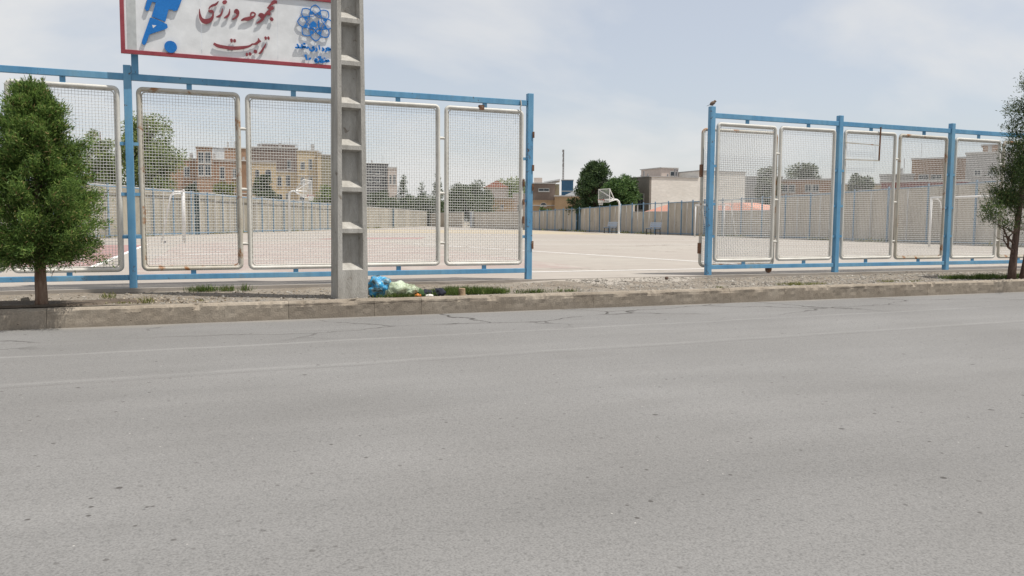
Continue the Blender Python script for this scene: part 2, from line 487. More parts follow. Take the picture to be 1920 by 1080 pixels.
    h = mth(n, l, 'ADD', agg.outputs['Fac'], mth(n, l, 'MULTIPLY', agg2.outputs['Fac'], 1.4))
    h = mth(n, l, 'ADD', h, mth(n, l, 'MULTIPLY', crack, -2.5))
    bump(n, l, b, h, .55, .006)
    return m
M['asphalt'] = asphalt()

def court_mat():
    m, n, l, b = nt('court_concrete')
    vec = coords(n, l)
    big = tex(n, l, vec, .11, 5, .55)
    mid = tex(n, l, vec, 1.3, 5, .6)
    fin = tex(n, l, vec, 60, 2, .6)
    col = ramp(n, l, big.outputs['Fac'], [(.32, (.318, .283, .250)), (.68, (.352, .325, .288))]).outputs[0]
    col = mixc(n, l, .35, col, ramp(n, l, mid.outputs['Fac'], [(.3, .75), (.7, 1.08)]).outputs[0], 'MULTIPLY')
    col = mixc(n, l, .35, col, ramp(n, l, fin.outputs['Fac'], [(.3, .7), (.7, 1.15)]).outputs[0], 'MULTIPLY')
    stn = tex(n, l, vec, .42, 6, .65, dist=.8)
    col = mixc(n, l, ramp(n, l, stn.outputs['Fac'], [(.56, 0.0), (.70, .5)]).outputs[0], col, (.235, .205, .175))
    wv = tex(n, l, vec, 1.6, 4, .6)
    va = n.new('ShaderNodeVectorMath'); va.operation = 'MULTIPLY_ADD'; va.inputs[1].default_value = (.5, .5, 0)
    l.new(wv.outputs['Color'], va.inputs[0]); l.new(coords(n, l, (.16, .16, 1)), va.inputs[2])
    cvx = tex(n, l, va.outputs[0], 1.0, kind='v'); cvx.feature = 'DISTANCE_TO_EDGE'
    ckm = tex(n, l, vec, .2, 2, .5)
    ck = mth(n, l, 'MULTIPLY', ramp(n, l, cvx.outputs['Distance'], [(.003, 1.0), (.009, 0.0)]).outputs[0], ramp(n, l, ckm.outputs['Fac'], [(.46, 0.0), (.56, .7)]).outputs[0])
    col = mixc(n, l, ck, col, (.13, .11, .09))
    l.new(col, b.inputs['Base Color']); b.inputs['Roughness'].default_value = .85; b.inputs['Specular IOR Level'].default_value = .3
    bump(n, l, b, fin.outputs['Fac'], .2, .003)
    return m
M['court'] = court_mat()
M['court_red'] = mottled('faded_red_court_paint', (.30, .165, .16), (.35, .235, .215), .8, .85, .2, .003, 30, spots=(.34, .30, .265), spot_at=.62)
M['court_pink'] = mottled('worn_pink_court_paint', (.325, .262, .237), (.338, .288, .258), .6, .85, .2, .003, 30, spots=(.34, .305, .272), spot_at=.50)
M['court_yellow'] = mottled('worn_yellow_court_paint', (.40, .335, .235), (.385, .335, .26), .5, .85, .2, .003, 30)
M['court_line'] = mottled('worn_white_line', (.70, .69, .67), (.78, .77, .75), 2, .8, .2, .003, 40, spots=(.45, .42, .38), spot_at=.62)

def verge_mat():
    m, n, l, b = nt('verge_soil')
    vec = coords(n, l)
    sep = n.new('ShaderNodeSeparateXYZ'); l.new(vec, sep.inputs[0])
    X, Y = sep.outputs[0], sep.outputs[1]
    a = tex(n, l, vec, 1.3, 5, .6)
    v = tex(n, l, vec, 38, kind='v')
    f = tex(n, l, vec, 70, 3, .6)
    col = ramp(n, l, a.outputs['Fac'], [(.3, (.185, .155, .122)), (.55, (.245, .215, .178)), (.75, (.29, .265, .23))]).outputs[0]
    col = mixc(n, l, .55, col, ramp(n, l, v.outputs['Color'], [(.1, .55), (.9, 1.25)]).outputs[0], 'MULTIPLY')
    col = mixc(n, l, .5, col, ramp(n, l, f.outputs['Fac'], [(.3, .55), (.7, 1.15)]).outputs[0], 'MULTIPLY')
    # crumbling concrete apron in front of the gate opening
    cx = mth(n, l, 'ABSOLUTE', mth(n, l, 'ADD', X, -7.3))
    g = mth(n, l, 'MULTIPLY_ADD', a.outputs['Fac'], 2.2, mth(n, l, 'MULTIPLY', cx, -.45))
    g = mth(n, l, 'ADD', g, mth(n, l, 'MULTIPLY', Y, .95))
    ap = ramp(n, l, g, [(-.35 + .0, 0.0), (.25, 1.0)])
    ap.color_ramp.elements[0].position = .02
    col = mixc(n, l, ap.outputs[0], col, (.325, .295, .258))
    l.new(col, b.inputs['Base Color']); b.inputs['Roughness'].default_value = .95; b.inputs['Specular IOR Level'].default_value = .15
    bump(n, l, b, mth(n, l, 'ADD', v.outputs['Distance'], f.outputs['Fac']), .7, .012)
    return m
M['verge'] = verge_mat()
M['soil'] = mottled('dark_soil', (.085, .066, .05), (.14, .112, .086), 3, .97, .8, .02, 40)
M['ground'] = mottled('dry_ground', (.24, .21, .17), (.33, .295, .245), .3, .97, .5, .03, 8)

def kerb_mat():
    m, n, l, b = nt('kerb_concrete')
    vec = coords(n, l)
    oi = n.new('ShaderNodeObjectInfo')
    a = tex(n, l, vec, 2.6, 6, .65)
    f = tex(n, l, vec, 55, 3, .65)
    col = ramp(n, l, a.outputs['Fac'], [(.3, (.235, .198, .155)), (.7, (.335, .292, .238))]).outputs[0]
    col = mixc(n, l, .5, col, ramp(n, l, f.outputs['Fac'], [(.3, .6), (.7, 1.15)]).outputs[0], 'MULTIPLY')
    rv = mth(n, l, 'MULTIPLY_ADD', oi.outputs['Random'], .14, .90)
    col = mixc(n, l, 1.0, col, rv, 'MULTIPLY')
    v = tex(n, l, coords(n, l, (1, 1, 1.6)), 11, kind='v')
    wob = tex(n, l, vec, 60, 2)
    d = mth(n, l, 'MULTIPLY_ADD', wob.outputs['Fac'], .14, v.outputs['Distance'])
    pit = ramp(n, l, d, [(.14, 1.0), (.19, 0.0)]).outputs[0]
    sel = ramp(n, l, v.outputs['Color'], [(.55, 0.0), (.6, 1.0)]).outputs[0]
    pit = mth(n, l, 'MULTIPLY', pit, sel)
    col = mixc(n, l, mth(n, l, 'MULTIPLY', pit, .8), col, (.10, .085, .07))
    # ragged crack under the top edge, and a washed-out formwork line
    sp = n.new('ShaderNodeSeparateXYZ'); l.new(vec, sp.inputs[0])
    cw = tex(n, l, coords(n, l, (1.3, 1, 1)), 3.0, 5, .65)
    cm = tex(n, l, vec, .55, 2, .5)
    zz = mth(n, l, 'MULTIPLY_ADD', cw.outputs['Fac'], .07, mth(n, l, 'ADD', sp.outputs[2], -.205))
    ck = ramp(n, l, mth(n, l, 'ABSOLUTE', zz), [(.0025, 1.0), (.006, 0.0)]).outputs[0]
    ck = mth(n, l, 'MULTIPLY', ck, ramp(n, l, cm.outputs['Fac'], [(.44, 0.0), (.56, .9)]).outputs[0])
    col = mixc(n, l, ck, col, (.08, .065, .052))
    low = ramp(n, l, mth(n, l, 'MULTIPLY_ADD', a.outputs['Fac'], .07, sp.outputs[2]), [(.03, .45), (.09, 0.0)]).outputs[0]
    col = mixc(n, l, low, col, (.20, .175, .145))
    l.new(col, b.inputs['Base Color']); b.inputs['Roughness'].default_value = .95; b.inputs['Specular IOR Level'].default_value = .15
    bump(n, l, b, mth(n, l, 'ADD', f.outputs['Fac'], mth(n, l, 'MULTIPLY', pit, -2.0)), .6, .008)
    return m
M['kerb'] = kerb_mat()

# ---- measured places and outlines (metres; lettering in millimetres)
BD={'brick_low': [0.0257, 140, -7.66, 8.43, 10.17, None, [[-1.37, -0.52, 7.4, 8.89], [3.89, 4.61, 7.11, 9.13], [5.81, 6.37, 7.33, 8.84], [-0.1, 0.52, 5.35, 6.69], [0.67, 1.38, 4.87, 6.2], [-4.83, -4.07, 7.07, 8.38]]], 'stair_tower': [0.0358, 138.6, -0.92, 1.41, 12.01, None, [[-0.71, 0.15, 9.45, 11.25], [0.3, 1.24, 9.48, 11.29], [-0.75, 0.1, 7.47, 9.2], [0.26, 1.2, 7.5, 9.23]]], 'tank': [0.0512, 143, -0.58, 1.04, 12.18, 10.56, []], 'brick_back': [0.0713, 150, -1.92, 2.39, 12.92, None, []], 'rear': [0.1105, 170, -4.35, 4.86, 14.73, None, [[2.8, 3.61, 10.77, 12.43]]], 'rear_top': [0.1164, 171, -3.29, 3.78, 15.67, 14.63, []], 'tan_a': [0.0979, 148, -2.14, 2.48, 10.56, None, [[0.69, 1.74, 7.44, 9.24], [-0.96, -0.26, 7.4, 9.2], [0.64, 1.69, 4.55, 6.18]]], 'tan_b': [0.1254, 148.3, -1.66, 1.91, 9.06, None, [[-1.44, -0.69, 6.49, 8.22], [0.01, 0.72, 6.52, 8.34], [-1.44, -0.56, 3.68, 5.13], [-0.03, 0.41, 3.69, 5.33]]], 'tan_c': [0.1494, 147.5, -1.63, 1.93, 12.62, None, [[-1.11, -0.31, 9.34, 10.61], [0.23, 0.85, 9.37, 11.19], [-1.14, -0.35, 6.8, 8.07], [0.19, 0.9, 6.19, 8.1], [-1.28, -0.39, 3.52, 4.8], [0.15, 0.77, 3.54, 5.0]]], 'tan_pillar': [0.1625, 146.8, -0.18, 0.44, 12.26, None, []], 'tan_e': [0.1833, 149, -2.75, 2.99, 12.04, None, []], 'tower_grey': [0.2183, 225, -5.31, 5.56, 15.74, None, [[0.23, 1.35, 12.94, 14.07], [2.18, 3.31, 12.83, 13.96], [0.21, 1.33, 10.69, 11.82], [2.17, 3.29, 10.58, 11.71]]], 'tower_pink': [0.2474, 224, -1.13, 1.25, 14.67, None, [[-0.72, -0.16, 10.3, 12.69], [0.26, 0.96, 10.32, 12.71]]], 'orange': [0.3789, 165, -2.24, 2.19, 5.36, None, [[-0.44, 0.19, 3.25, 3.99]]], 'orange_side': [0.4058, 168, -2.41, 2.32, 6.32, None, [[-1.53, -0.46, 2.78, 4.18]]], 'redroof': [0.3635, 185, -1.22, 1.14, 9.74, 8.1, []], 'brick_house': [0.4276, 145, -2.19, 2.06, 7.46, None, [[-0.84, 1.06, 5.98, 6.54], [-0.49, 0.62, 3.4, 4.05]]], 'roof_slab': [0.4308, 152, -2.6, 2.44, 8.73, 7.58, []], 'blue': [0.457, 230, -1.75, 1.47, 12.15, None, []], 'orange_low': [0.4583, 138, -2.34, 2.24, 5.06, None, []], 'gable': [0.4615, 139, -1.39, 1.26, 6.15, 4.92, []], 'mast': [0.4513, 235, -0.46, -0.01, 20.7, 12.39, []], 'grey_mid': [0.6842, 125, -2.8, 2.4, 7.47, None, []], 'brown_long': [0.7314, 115, -3.48, 3.06, 6.56, None, [[-3.25, -2.46, 4.85, 5.89], [-2.39, -1.6, 4.85, 5.89], [-0.41, 0.44, 4.91, 5.87], [0.5, 1.35, 4.9, 5.86]]], 'tan_r': [0.785, 118, -3.23, 2.82, 6.02, None, []], 'grey_r': [0.8242, 120, -2.28, 1.77, 7.3, None, []], 'maroon': [0.8514, 95, -4.25, 3.75, 5.29, None, []], 'brick_r': [0.8667, 125, -3.81, 3.01, 9.65, None, [[-2.94, -1.66, 6.79, 7.5], [-1.47, -0.13, 6.77, 7.48]]], 'grey_big': [0.936, 105, -5.09, 4.15, 8.74, None, [[-4.28, -3.56, 6.19, 6.89], [-3.05, -2.35, 6.16, 6.86]]], 'grey_big_top': [0.9131, 108, -1.16, 0.4, 9.46, 8.98, []]}
TREES={'poplar': [-1.27, 49.12, 4.58, 8.26], 'poplar_small': [-4.41, 52.98, 2.91, 7.57], 'pine': [36.25, 55.06, 5.25, 6.44], 'leafy': [35.65, 49.22, 3.33, 4.89], 'rowx': [29.09, 105.61, 5.35, 3.99], 'rowy': [33.9, 103.28, 6.36, 4.48], 'rowz': [42.89, 107.73, 7.52, 5.07], 'rowa': [29.7, 111.63, 4.87, 5.73], 'rowb': [32.5, 108.86, 3.96, 7.53], 'rowc': [34.48, 106.24, 3.45, 6.44], 'rowd': [37.34, 107.47, 3.51, 7.83], 'rowe': [41.52, 110.32, 4.97, 6.52], 'rowf': [46.55, 114.91, 6.25, 7.41], 'rowg': [72.31, 162.83, 10.2, 10.62], 'ra': [71.17, 73.61, 3.53, 8.49], 'rb': [84.97, 82.85, 5.47, 9.88], 'rc': [79.25, 66.27, 3.05, 7.53], 'shrub': [35.08, 63.45, 1.61, 2.55], 'bushl': [4.98, 71.98, 2.43, 4.82], 'bushm': [9.57, 82.65, 2.25, 6.22], 'bushn': [9.5, 78.64, 3.47, 4.22], 'busho': [16.68, 83.7, 3.52, 4.78], 'ivy': [39.12, 27.2, 0.86, 3.22], 'fir': [1.77, 65.11, 1.26, 4.48]}
RED={'waw': [[(930, 3918, 25), (938, 3946, 36), (957, 3959, 38), (973, 3938, 36), (970, 3904, 36), (951, 3864, 30), (895, 3824, 19)], [(937, 3919, 41), (966, 3927, 34)]], 'reh': [[(861, 3968, 10), (857, 3923, 21), (841, 3879, 30), (811, 3850, 30), (782, 3832, 13)]], 'zeh': [[(762, 3966, 10), (756, 3912, 21), (739, 3873, 27), (709, 3848, 29), (676, 3837, 13)], [(770, 4034, 30), (793, 4053, 54), (821, 4074, 29)]], 'shin_yeh': [[(712, 4058, 12), (676, 4013, 29), (636, 3994, 29), (599, 3968, 21), (579, 3934, 14)], [(571, 3917, 12), (602, 3908, 42), (634, 3912, 20), (635, 3859, 24), (614, 3804, 44), (566, 3770, 64), (516, 3763, 66), (478, 3791, 47), (460, 3846, 29), (456, 3927, 8)]], 'ain_heh': [[(1144, 3898, 20), (1152, 3933, 25), (1176, 3948, 24), (1204, 3938, 22), (1205, 3915, 22), (1186, 3890, 29), (1152, 3874, 42), (1099, 3851, 52), (1055, 3843, 37), (1013, 3819, 15)]], 'meem_waw': [[(1261, 3902, 34), (1277, 3930, 37), (1300, 3935, 37), (1318, 3915, 51), (1310, 3872, 37), (1268, 3829, 29), (1224, 3802, 15)], [(1273, 3903, 51), (1303, 3906, 51)]], 'jeem': [[(1516, 4131, 42), (1474, 4126, 52), (1427, 4083, 29), (1379, 4032, 14)], [(1379, 4032, 10), (1419, 4034, 30), (1465, 4052, 37)], [(1465, 4045, 29), (1411, 4001, 29), (1372, 3959, 34), (1330, 3908, 29)], [(1376, 3959, 42), (1421, 3956, 47)]], 'jeem_dot': [[(1415, 3869, 30), (1437, 3880, 59), (1459, 3889, 29)]], 'teh_dots': [[(860, 3525, 37), (878, 3527, 56), (895, 3528, 25)], [(900, 3528, 25), (919, 3528, 52), (937, 3529, 29)]], 'beh_yeh_teh': [[(1246, 3593, 10), (1253, 3552, 37), (1221, 3520, 34), (1191, 3504, 25), (1161, 3500, 22), (1123, 3471, 27), (1055, 3448, 39), (965, 3430, 49), (869, 3421, 49), (781, 3426, 47), (693, 3437, 47), (634, 3465, 30)], [(1253, 3546, 37), (1282, 3556, 15)]], 'yeh_dots': [[(1068, 3352, 30), (1084, 3351, 54), (1102, 3354, 22)], [(1109, 3357, 22), (1126, 3359, 52), (1149, 3362, 20)]], 'beh_dot': [[(1181, 3389, 25), (1202, 3399, 58), (1224, 3410, 27)]], 'reh2': [[(1351, 3527, 12), (1334, 3485, 22), (1303, 3436, 27), (1279, 3396, 30), (1247, 3374, 14)]], 'teh_dots2': [[(1333, 3597, 30), (1349, 3602, 52), (1366, 3604, 22)], [(1372, 3604, 22), (1389, 3607, 52), (1404, 3609, 25)]]}
BLUE={'dal': [[(1791, 3559, 18), (1811, 3530, 26), (1804, 3508, 28), (1765, 3505, 18)]], 'heh': [[(1851, 3556, 22), (1872, 3529, 30), (1846, 3511, 26), (1809, 3507, 24)]], 'sheen': [[(1960, 3530, 35), (1941, 3514, 26), (1920, 3516, 24), (1909, 3532, 20), (1900, 3512, 24), (1889, 3530, 20), (1879, 3511, 24), (1866, 3511, 22)], [(1884, 3559, 24), (1898, 3573, 26), (1910, 3560, 24)]], 'yeh': [[(2044, 3543, 20), (2018, 3526, 24), (2044, 3508, 30), (2013, 3479, 30), (1981, 3488, 26), (1970, 3515, 14)]], 'reh3': [[(2070, 3530, 14), (2081, 3500, 26), (2058, 3470, 18)]], 'alef': [[(2112, 3567, 24), (2123, 3505, 20)]], 'dal2': [[(2157, 3538, 18), (2183, 3508, 30), (2152, 3492, 24)]], 'reh4': [[(2213, 3536, 14), (2221, 3499, 26), (2197, 3477, 16)]], 'heh2': [[(2221, 3522, 24), (2245, 3538, 30), (2268, 3517, 35), (2235, 3503, 26)]], 'sheen2': [[(2278, 3513, 26), (2292, 3533, 20), (2306, 3513, 24), (2321, 3535, 20), (2337, 3513, 26)], [(2297, 3564, 24), (2315, 3577, 26), (2328, 3565, 24)]], 'one': [[(1910, 3415, 35), (1922, 3377, 30), (1933, 3333, 14)]], 'zero': [[(1960, 3342, 14), (1976, 3360, 30), (1993, 3368, 20)]], 'qaf_heh': [[(2041, 3330, 18), (2059, 3361, 26), (2079, 3352, 28), (2053, 3323, 28), (2096, 3323, 30)], [(2095, 3395, 20), (2117, 3400, 20)]], 'tah': [[(2089, 3390, 16), (2134, 3384, 22), (2124, 3355, 20)], [(2130, 3412, 18), (2143, 3338, 20)], [(2105, 3324, 30), (2148, 3362, 30), (2167, 3332, 30), (2124, 3321, 30)]], 'noon_meem': [[(2167, 3329, 28), (2192, 3334, 26), (2210, 3357, 20), (2219, 3333, 26), (2240, 3355, 35), (2257, 3333, 35)], [(2193, 3384, 28)]]}
FIG={'torso': [(-200, 4049), (-250, 3862), (-229, 3828), (-199, 3842), (-155, 3961), (-108, 3955), (-165, 3762), (8, 3707), (53, 3878), (101, 3879), (118, 3863), (167, 3878), (233, 4041), (244, 4106), (173, 4143), (-117, 4121)], 'legs': [(-186, 3746), (-119, 3735), (28, 3676), (37, 3632), (5, 3605), (-166, 3532), (-201, 3514), (-246, 3390), (-272, 3364), (-298, 3385), (-294, 3431)], 'notch': [(-163, 3648), (-109, 3645), (-151, 3604)], 'ball': [(68, 3371)], 'head': [(46, 4205)]}

# ------------------------------------------------------------------ ground, road, kerb, verge, court
tag(MB().add([(-900,-900,-.34),(900,-900,-.34),(900,900,-.34),(-900,900,-.34)], [(0,1,2,3)]).build('ground', M['ground']), kind='structure')
tag(MB().add([(-120,-60,-.24),(160,-60,-.24),(160,-2.30,-.24),(-120,-2.30,-.24)], [(0,1,2,3)]).build('road', M['asphalt']), kind='structure')

kerb = tag(thing('kerb', None, None, (0, -2.487, -.24)), kind='structure')
joints = [-14.0, -10.6, -7.3, -4.2, -1.29, 1.32, 2.385, 3.004, 5.53, 7.9, 8.93, 12.0, 15.2, 18.4, 22, 26, 30, 35]
def kerb_stone(x0, x1):
    L = x1-x0; nx = max(4, int(L/.035)) if -5 < x0 < 17 else 6
    prof = [(0, -.03), (0, .05), (0, .10), (0, .15), (.0, .195), (.022, .22), (.06, .222), (.10, .22), (.15, .218), (.16, .10)]
    b = MB(); vs = []; fs = []
    m = len(prof)
    for i in range(nx+1):
        x = x0+.0018 + (L-.0036)*i/nx
        for k, (dy, dz) in enumerate(prof):
            p = Vector((x*3.1, k*.31, x0))
            w = mnoise.noise(p)*.006 + mnoise.noise(p*3.7)*.006 + mnoise.noise(p*9.1)*.004
            chip = max(0, mnoise.noise(Vector((x*2.6, 7.7, 1.3))) - .22)*.08
            chip += max(0, mnoise.noise(Vector((x*9.0, 2.2, 5.3))) - .30)*.09 + max(0, mnoise.noise(Vector((x*19.0, 4.2, 8.3))) - .3)*.05
            yy, zz = dy - w, dz + w*.35
            if k in (4, 5): yy += chip; zz -= chip*.5
            if k == 0: yy = 0
            vs.append((x, yy, zz))
    for i in range(nx):
        for k in range(m-1):
            a = i*m+k
            fs.append((a, a+m, a+m+1, a+1))
    fs.append(tuple(range(m))); fs.append(tuple(nx*m+k for k in range(m-1, -1, -1)))
    b.add(vs, fs)
    return b.build('kerb_stone', M['kerb'], kerb)
for a, c in zip(joints[:-1], joints[1:]): kerb_stone(a, c)

# verge: rough strip of soil and gravel between kerb and fence
def hv(x, y):
    z = -.045 + .020*mnoise.noise(Vector((x*1.1, y*1.6, 0))) + .010*mnoise.noise(Vector((x*4.3, y*4.3, 3.1)))
    t = min(1, max(0, (y+2.34)/.35)); z = -.028*(1-t) + z*t
    # a shallow mound of soil round the left tree
    d = math.hypot((x+1.3)/1.2, (y+2.0)/.5); z += .03*math.exp(-d*d)
    # the apron ramps up to the slab in the gate opening
    g = max(0, 1-abs(x-7.3)/2.3); s = max(0, min(1, (y+1.3)/1.2)); z = z*(1-min(1, g*1.6)*s) + (-.008)*min(1, g*1.6)*s
    return z
xs = np.concatenate([np.arange(-14, -4, 1.0), np.arange(-4, 17, .11), np.arange(17, 60, 1.5)])
ys = np.linspace(-2.345, -.1, 26)
vs = [(float(x), float(y), hv(x, y)) for x in xs for y in ys]
ny = len(ys)
fs = [(i*ny+j, (i+1)*ny+j, (i+1)*ny+j+1, i*ny+j+1) for i in range(len(xs)-1) for j in range(ny-1)]
tag(MB().add(vs, fs).build('verge', M['verge'], smooth=True), kind='structure')

# court slab
CT = [(-21.0, -.1), (34.3, -.1), (34.3, 102.0)]
b = MB(); b.add([(x, y, 0) for x, y in CT] + [(x, y, -.33) for x, y in CT], [(0,1,2), (0,3,4,1), (1,4,5,2), (2,5,3,0)])
court = tag(b.build('court', M['court']), kind='structure')
def strip(a, c, w, z=.004, name='court_line', mat='court_line'):
    a = Vector((*a, z)); c = Vector((*c, z)); d = (c-a).normalized(); s = Vector((-d.y, d.x, 0))*w/2
    n = max(2, int((c-a).length/1.0)); vs = []; fs = []
    for i in range(n+1):
        p = a + (c-a)*i/n; vs += [p-s, p+s]
    for i in range(n): fs.append((2*i, 2*i+2, 2*i+3, 2*i+1))
    return MB().add(vs, fs).build(name, M[mat], court)
def area(pts, mat, name='painted_area', z=.0025):
    return MB().add([(x, y, z) for x, y in pts], [tuple(range(len(pts)))]).build(name, M[mat], court)
area([(-9.0, 6.0), (-1.5, 6.0), (-.85, 20.0), (-8.4, 20.0)], 'court_red')
area([(6.5, 27.5), (11.5, 27.5), (13.0, 31.0), (8.2, 31.0)], 'court_red')
area([(-.7, 2.6), (8.2, 2.6), (8.6, 23.4), (.4, 23.4)], 'court_pink')
area([(11.5, 50.0), (30.0, 38.0), (32.5, 60.0), (20.0, 66.0)], 'court_yellow')
strip((-16.0, 1.72), (32.0, 1.72), .12)
strip((-1.47, 5.5), (-.82, 20.5), .12)
strip((9.2, 20.0), (12.6, 2.2), .13)
strip((12.0, 18.9), (27.0, 16.8), .14)
strip((17.0, 24.6), (29.6, 23.8), .14)
strip((-.6, 10.6), (1.6, 11.9), .1)
strip((2.6, 14.0), (9.0, 14.6), .05)
strip((7.6, 28.0), (11.4, 29.8), .08)

# ------------------------------------------------------------------ street fence: posts, rails, tubular panels with crimped wire
PW, PH = .10, 3.10
Z0, Z1 = .24, 2.825                     # panel outline
def rounded(w, h, r, n=5):
    pts = []
    for cx, cz, a0 in ((w/2-r, h/2-r, 0), (-w/2+r, h/2-r, 90), (-w/2+r, -h/2+r, 180), (w/2-r, -h/2+r, 270)):
        for k in range(n+1):
            a = math.radians(a0 + 90*k/n)
            pts.append((cx+r*math.cos(a), 0, cz+r*math.sin(a)))
    return pts
PANW, PANH, TR = 1.385, Z1-Z0, .031
def frame_mesh(mat):
    b = MB(); b.tube(rounded(PANW-2*TR, PANH-2*TR, .058), TR, 10, closed=True)
    # inner flat bar that holds the wire
    b.tube(rounded(PANW-4.6*TR, PANH-4.6*TR, .05, 3), .008, 4, closed=True)
    return b.mesh('panel_frame', mat, True)
FR = {k: frame_mesh(M[k]) for k in ('tube', 'tube_rust')}
def wire_mesh(w, h, cell=.041, r=.0035):
    b = MB()
    nx, nz = round(w/cell), round(h/cell)
    cx, cz = w/nx, h/nz
    am = .0032
    for i in range(nx+1):
        x = -w/2+i*cx; pts = []
        for j in range(nz+1):
            pts.append((x + .0012*math.sin(i*5.1+j*.9), am*(1 if (i+j) % 2 else -1), -h/2+j*cz))
        b.tube(pts, r, 3, cap=False)
    for j in range(nz+1):
        z = -h/2+j*cz; pts = []
        for i in range(nx+1):
            pts.append((-w/2+i*cx, am*(-1 if (i+j) % 2 else 1), z + .0012*math.sin(j*3.3+i*1.1)))
        b.tube(pts, r, 3, cap=False)
    return b.mesh('wire_mesh', M['wire'], True)
WM = wire_mesh(PANW-4.2*TR, PANH-4.2*TR)
POST = MB().box(-PW/2, PW/2, -PW/2, PW/2, 0, PH).mesh('post', M['blue'])
POSTR = MB().box(-PW/2, PW/2, -PW/2, PW/2, 0, PH).mesh('post', M['blue_rust'])
def bev(o, w=.006):
    m = o.modifiers.new('bevel', 'BEVEL'); m.width = w; m.segments = 2; m.limit_method = 'ANGLE'
    return o
def street_fence(label, posts, rusty_posts=(), rusty_panels=(), tilt=None):
    x0 = posts[0]
    t = thing('mesh_fence', label, 'fence', (x0, 0, 0))
    for i, x in enumerate(posts):
        bev(link('post', POSTR if i in rusty_posts else POST, t, (x-x0, 0, 0), (random.uniform(-.004, .004), random.uniform(-.003, .003), random.uniform(-.03, .03))))
    k = 0
    for a, c in zip(posts[:-1], posts[1:]):
        lo, hi = a-x0+PW/2, c-x0-PW/2
        MB().box(lo, hi, -.030, .030, 2.895, 2.985).build('top_rail', M['blue'], t, bevel=.005)
        MB().box(lo, hi, -.030, .030, .110, .185).build('bottom_rail', M['blue'], t, bevel=.005)
        mid = (lo+hi)/2
        for sgn in (-1, 1):
            cx = mid + sgn*(PANW/2 + .033)
            dz = random.uniform(-.012, .012); rz = random.uniform(-.006, .006)
            fr = link('panel_frame', FR['tube_rust'] if k in rusty_panels else FR['tube'], t, (cx, 0, (Z0+Z1)/2+dz), (0, rz*.6, rz))
            wm = link('wire_mesh', WM, fr); wm['kind'] = 'stuff'
            for za, zb in ((Z1+dz-.01, 2.897), (.183, Z0+dz+.01)):
                MB().box(cx-.036, cx+.036, -.012, .012, za, zb).build('tab', M['blue'], t)
            for zz in (.72, 1.32, 2.02):
                if sgn < 0: MB().bar((lo-.01, 0, zz), (cx-PANW/2+.02, 0, zz), .045).build('connector', M['blue'], t)
                else: MB().bar((cx+PANW/2-.02, 0, zz), (hi+.01, 0, zz), .045).build('connector', M['blue'], t)
            k += 1
        for zz in (.62, 1.42, 2.30):
            MB().tube([(mid-.04, 0, zz), (mid+.04, 0, zz)], .022, 8).build('connector', M['tube'], t)
    return t
PL = [-6.60, -3.55, -.50, 2.55, 5.60]
PR = [9.255, 12.305, 15.355, 18.405, 21.455]
fl = street_fence('left run of blue post fence with white framed wire panels, behind the tall pole', PL, (4,), (4,))
fr_ = street_fence('right run of blue post fence with white framed wire panels, bird on its first post', PR, (0,), (3, 5))
# rusty repair bars on the second bay of the right run
x0 = PR[0]
MB().bar((13.31-x0, -.05, 2.92), (13.30-x0, -.05, 2.25), .022).build('repair_bar', M['rust'], fr_)
MB().bar((12.42-x0, -.046, 2.575), (13.30-x0, -.046, 2.555), .018).build('repair_bar', M['tube_rust'], fr_)
MB().bar((12.42-x0, -.046, 2.245), (13.31-x0, -.046, 2.25), .018).build('repair_bar', M['tube_rust'], fr_)
# latch plates and old hinges on the gate post of the left run
for z, h in ((2.42, .10), (1.87, .10), (1.55, .12), (.58, .13)):
    MB().box(12.235, 12.268, -.062, .01, z-h/2, z+h/2).build('latch', M['rust'], fl)

for z, h in ((1.62, .12), (1.30, .09), (1.00, .12)):
    MB().box(12.075, 12.105, -.045, .02, z-h/2, z+h/2).build('latch', M['rust'], fl)
MB().box(11.30, 11.38, -.036, .036, 2.78, 2.86).build('weld_patch', M['rust'], fl)
MB().tube([(12.02, -.04, 2.98), (12.03, -.05, 2.90), (12.01, -.045, 2.86), (12.03, -.04, 2.80)], .011, 6).build('chain', M['tube_rust'], fl)

# sliding gate leaf standing open behind the first panel of the right run
g = thing('sliding_gate', 'rusty framed mesh gate leaf slid open behind the first right fence panel', 'gate', (9.18, .20, .075))
GW, GH = 1.76, 2.60
MB().tube([(p[0]+GW/2, 0, p[2]+GH/2+.06) for p in rounded(GW-.06, GH-.06, .08)], .030, 10, closed=True).build('gate_frame', M['tube_rust'], g, True)
w = link('wire_mesh', wire_mesh(GW-.10, GH-.10), g, (GW/2, 0, GH/2+.06)); w['kind'] = 'stuff'
MB().box(-.006, .026, -.036, .036, .32, .52).build('hinge_plate', M['rust'], g)
MB().box(-.006, .026, -.036, .036, 1.75, 1.98).build('hinge_plate', M['rust'], g)
for xx in (GW-.12,):
    wh = MB().tube([(xx-.0, -.016, .0), (xx, .016, .0)], .07, 16).build('wheel', M['rust'], g)
    MB().box(xx-.05, xx+.05, -.03, .03, .03, .085).build('bracket', M['rust'], wh)

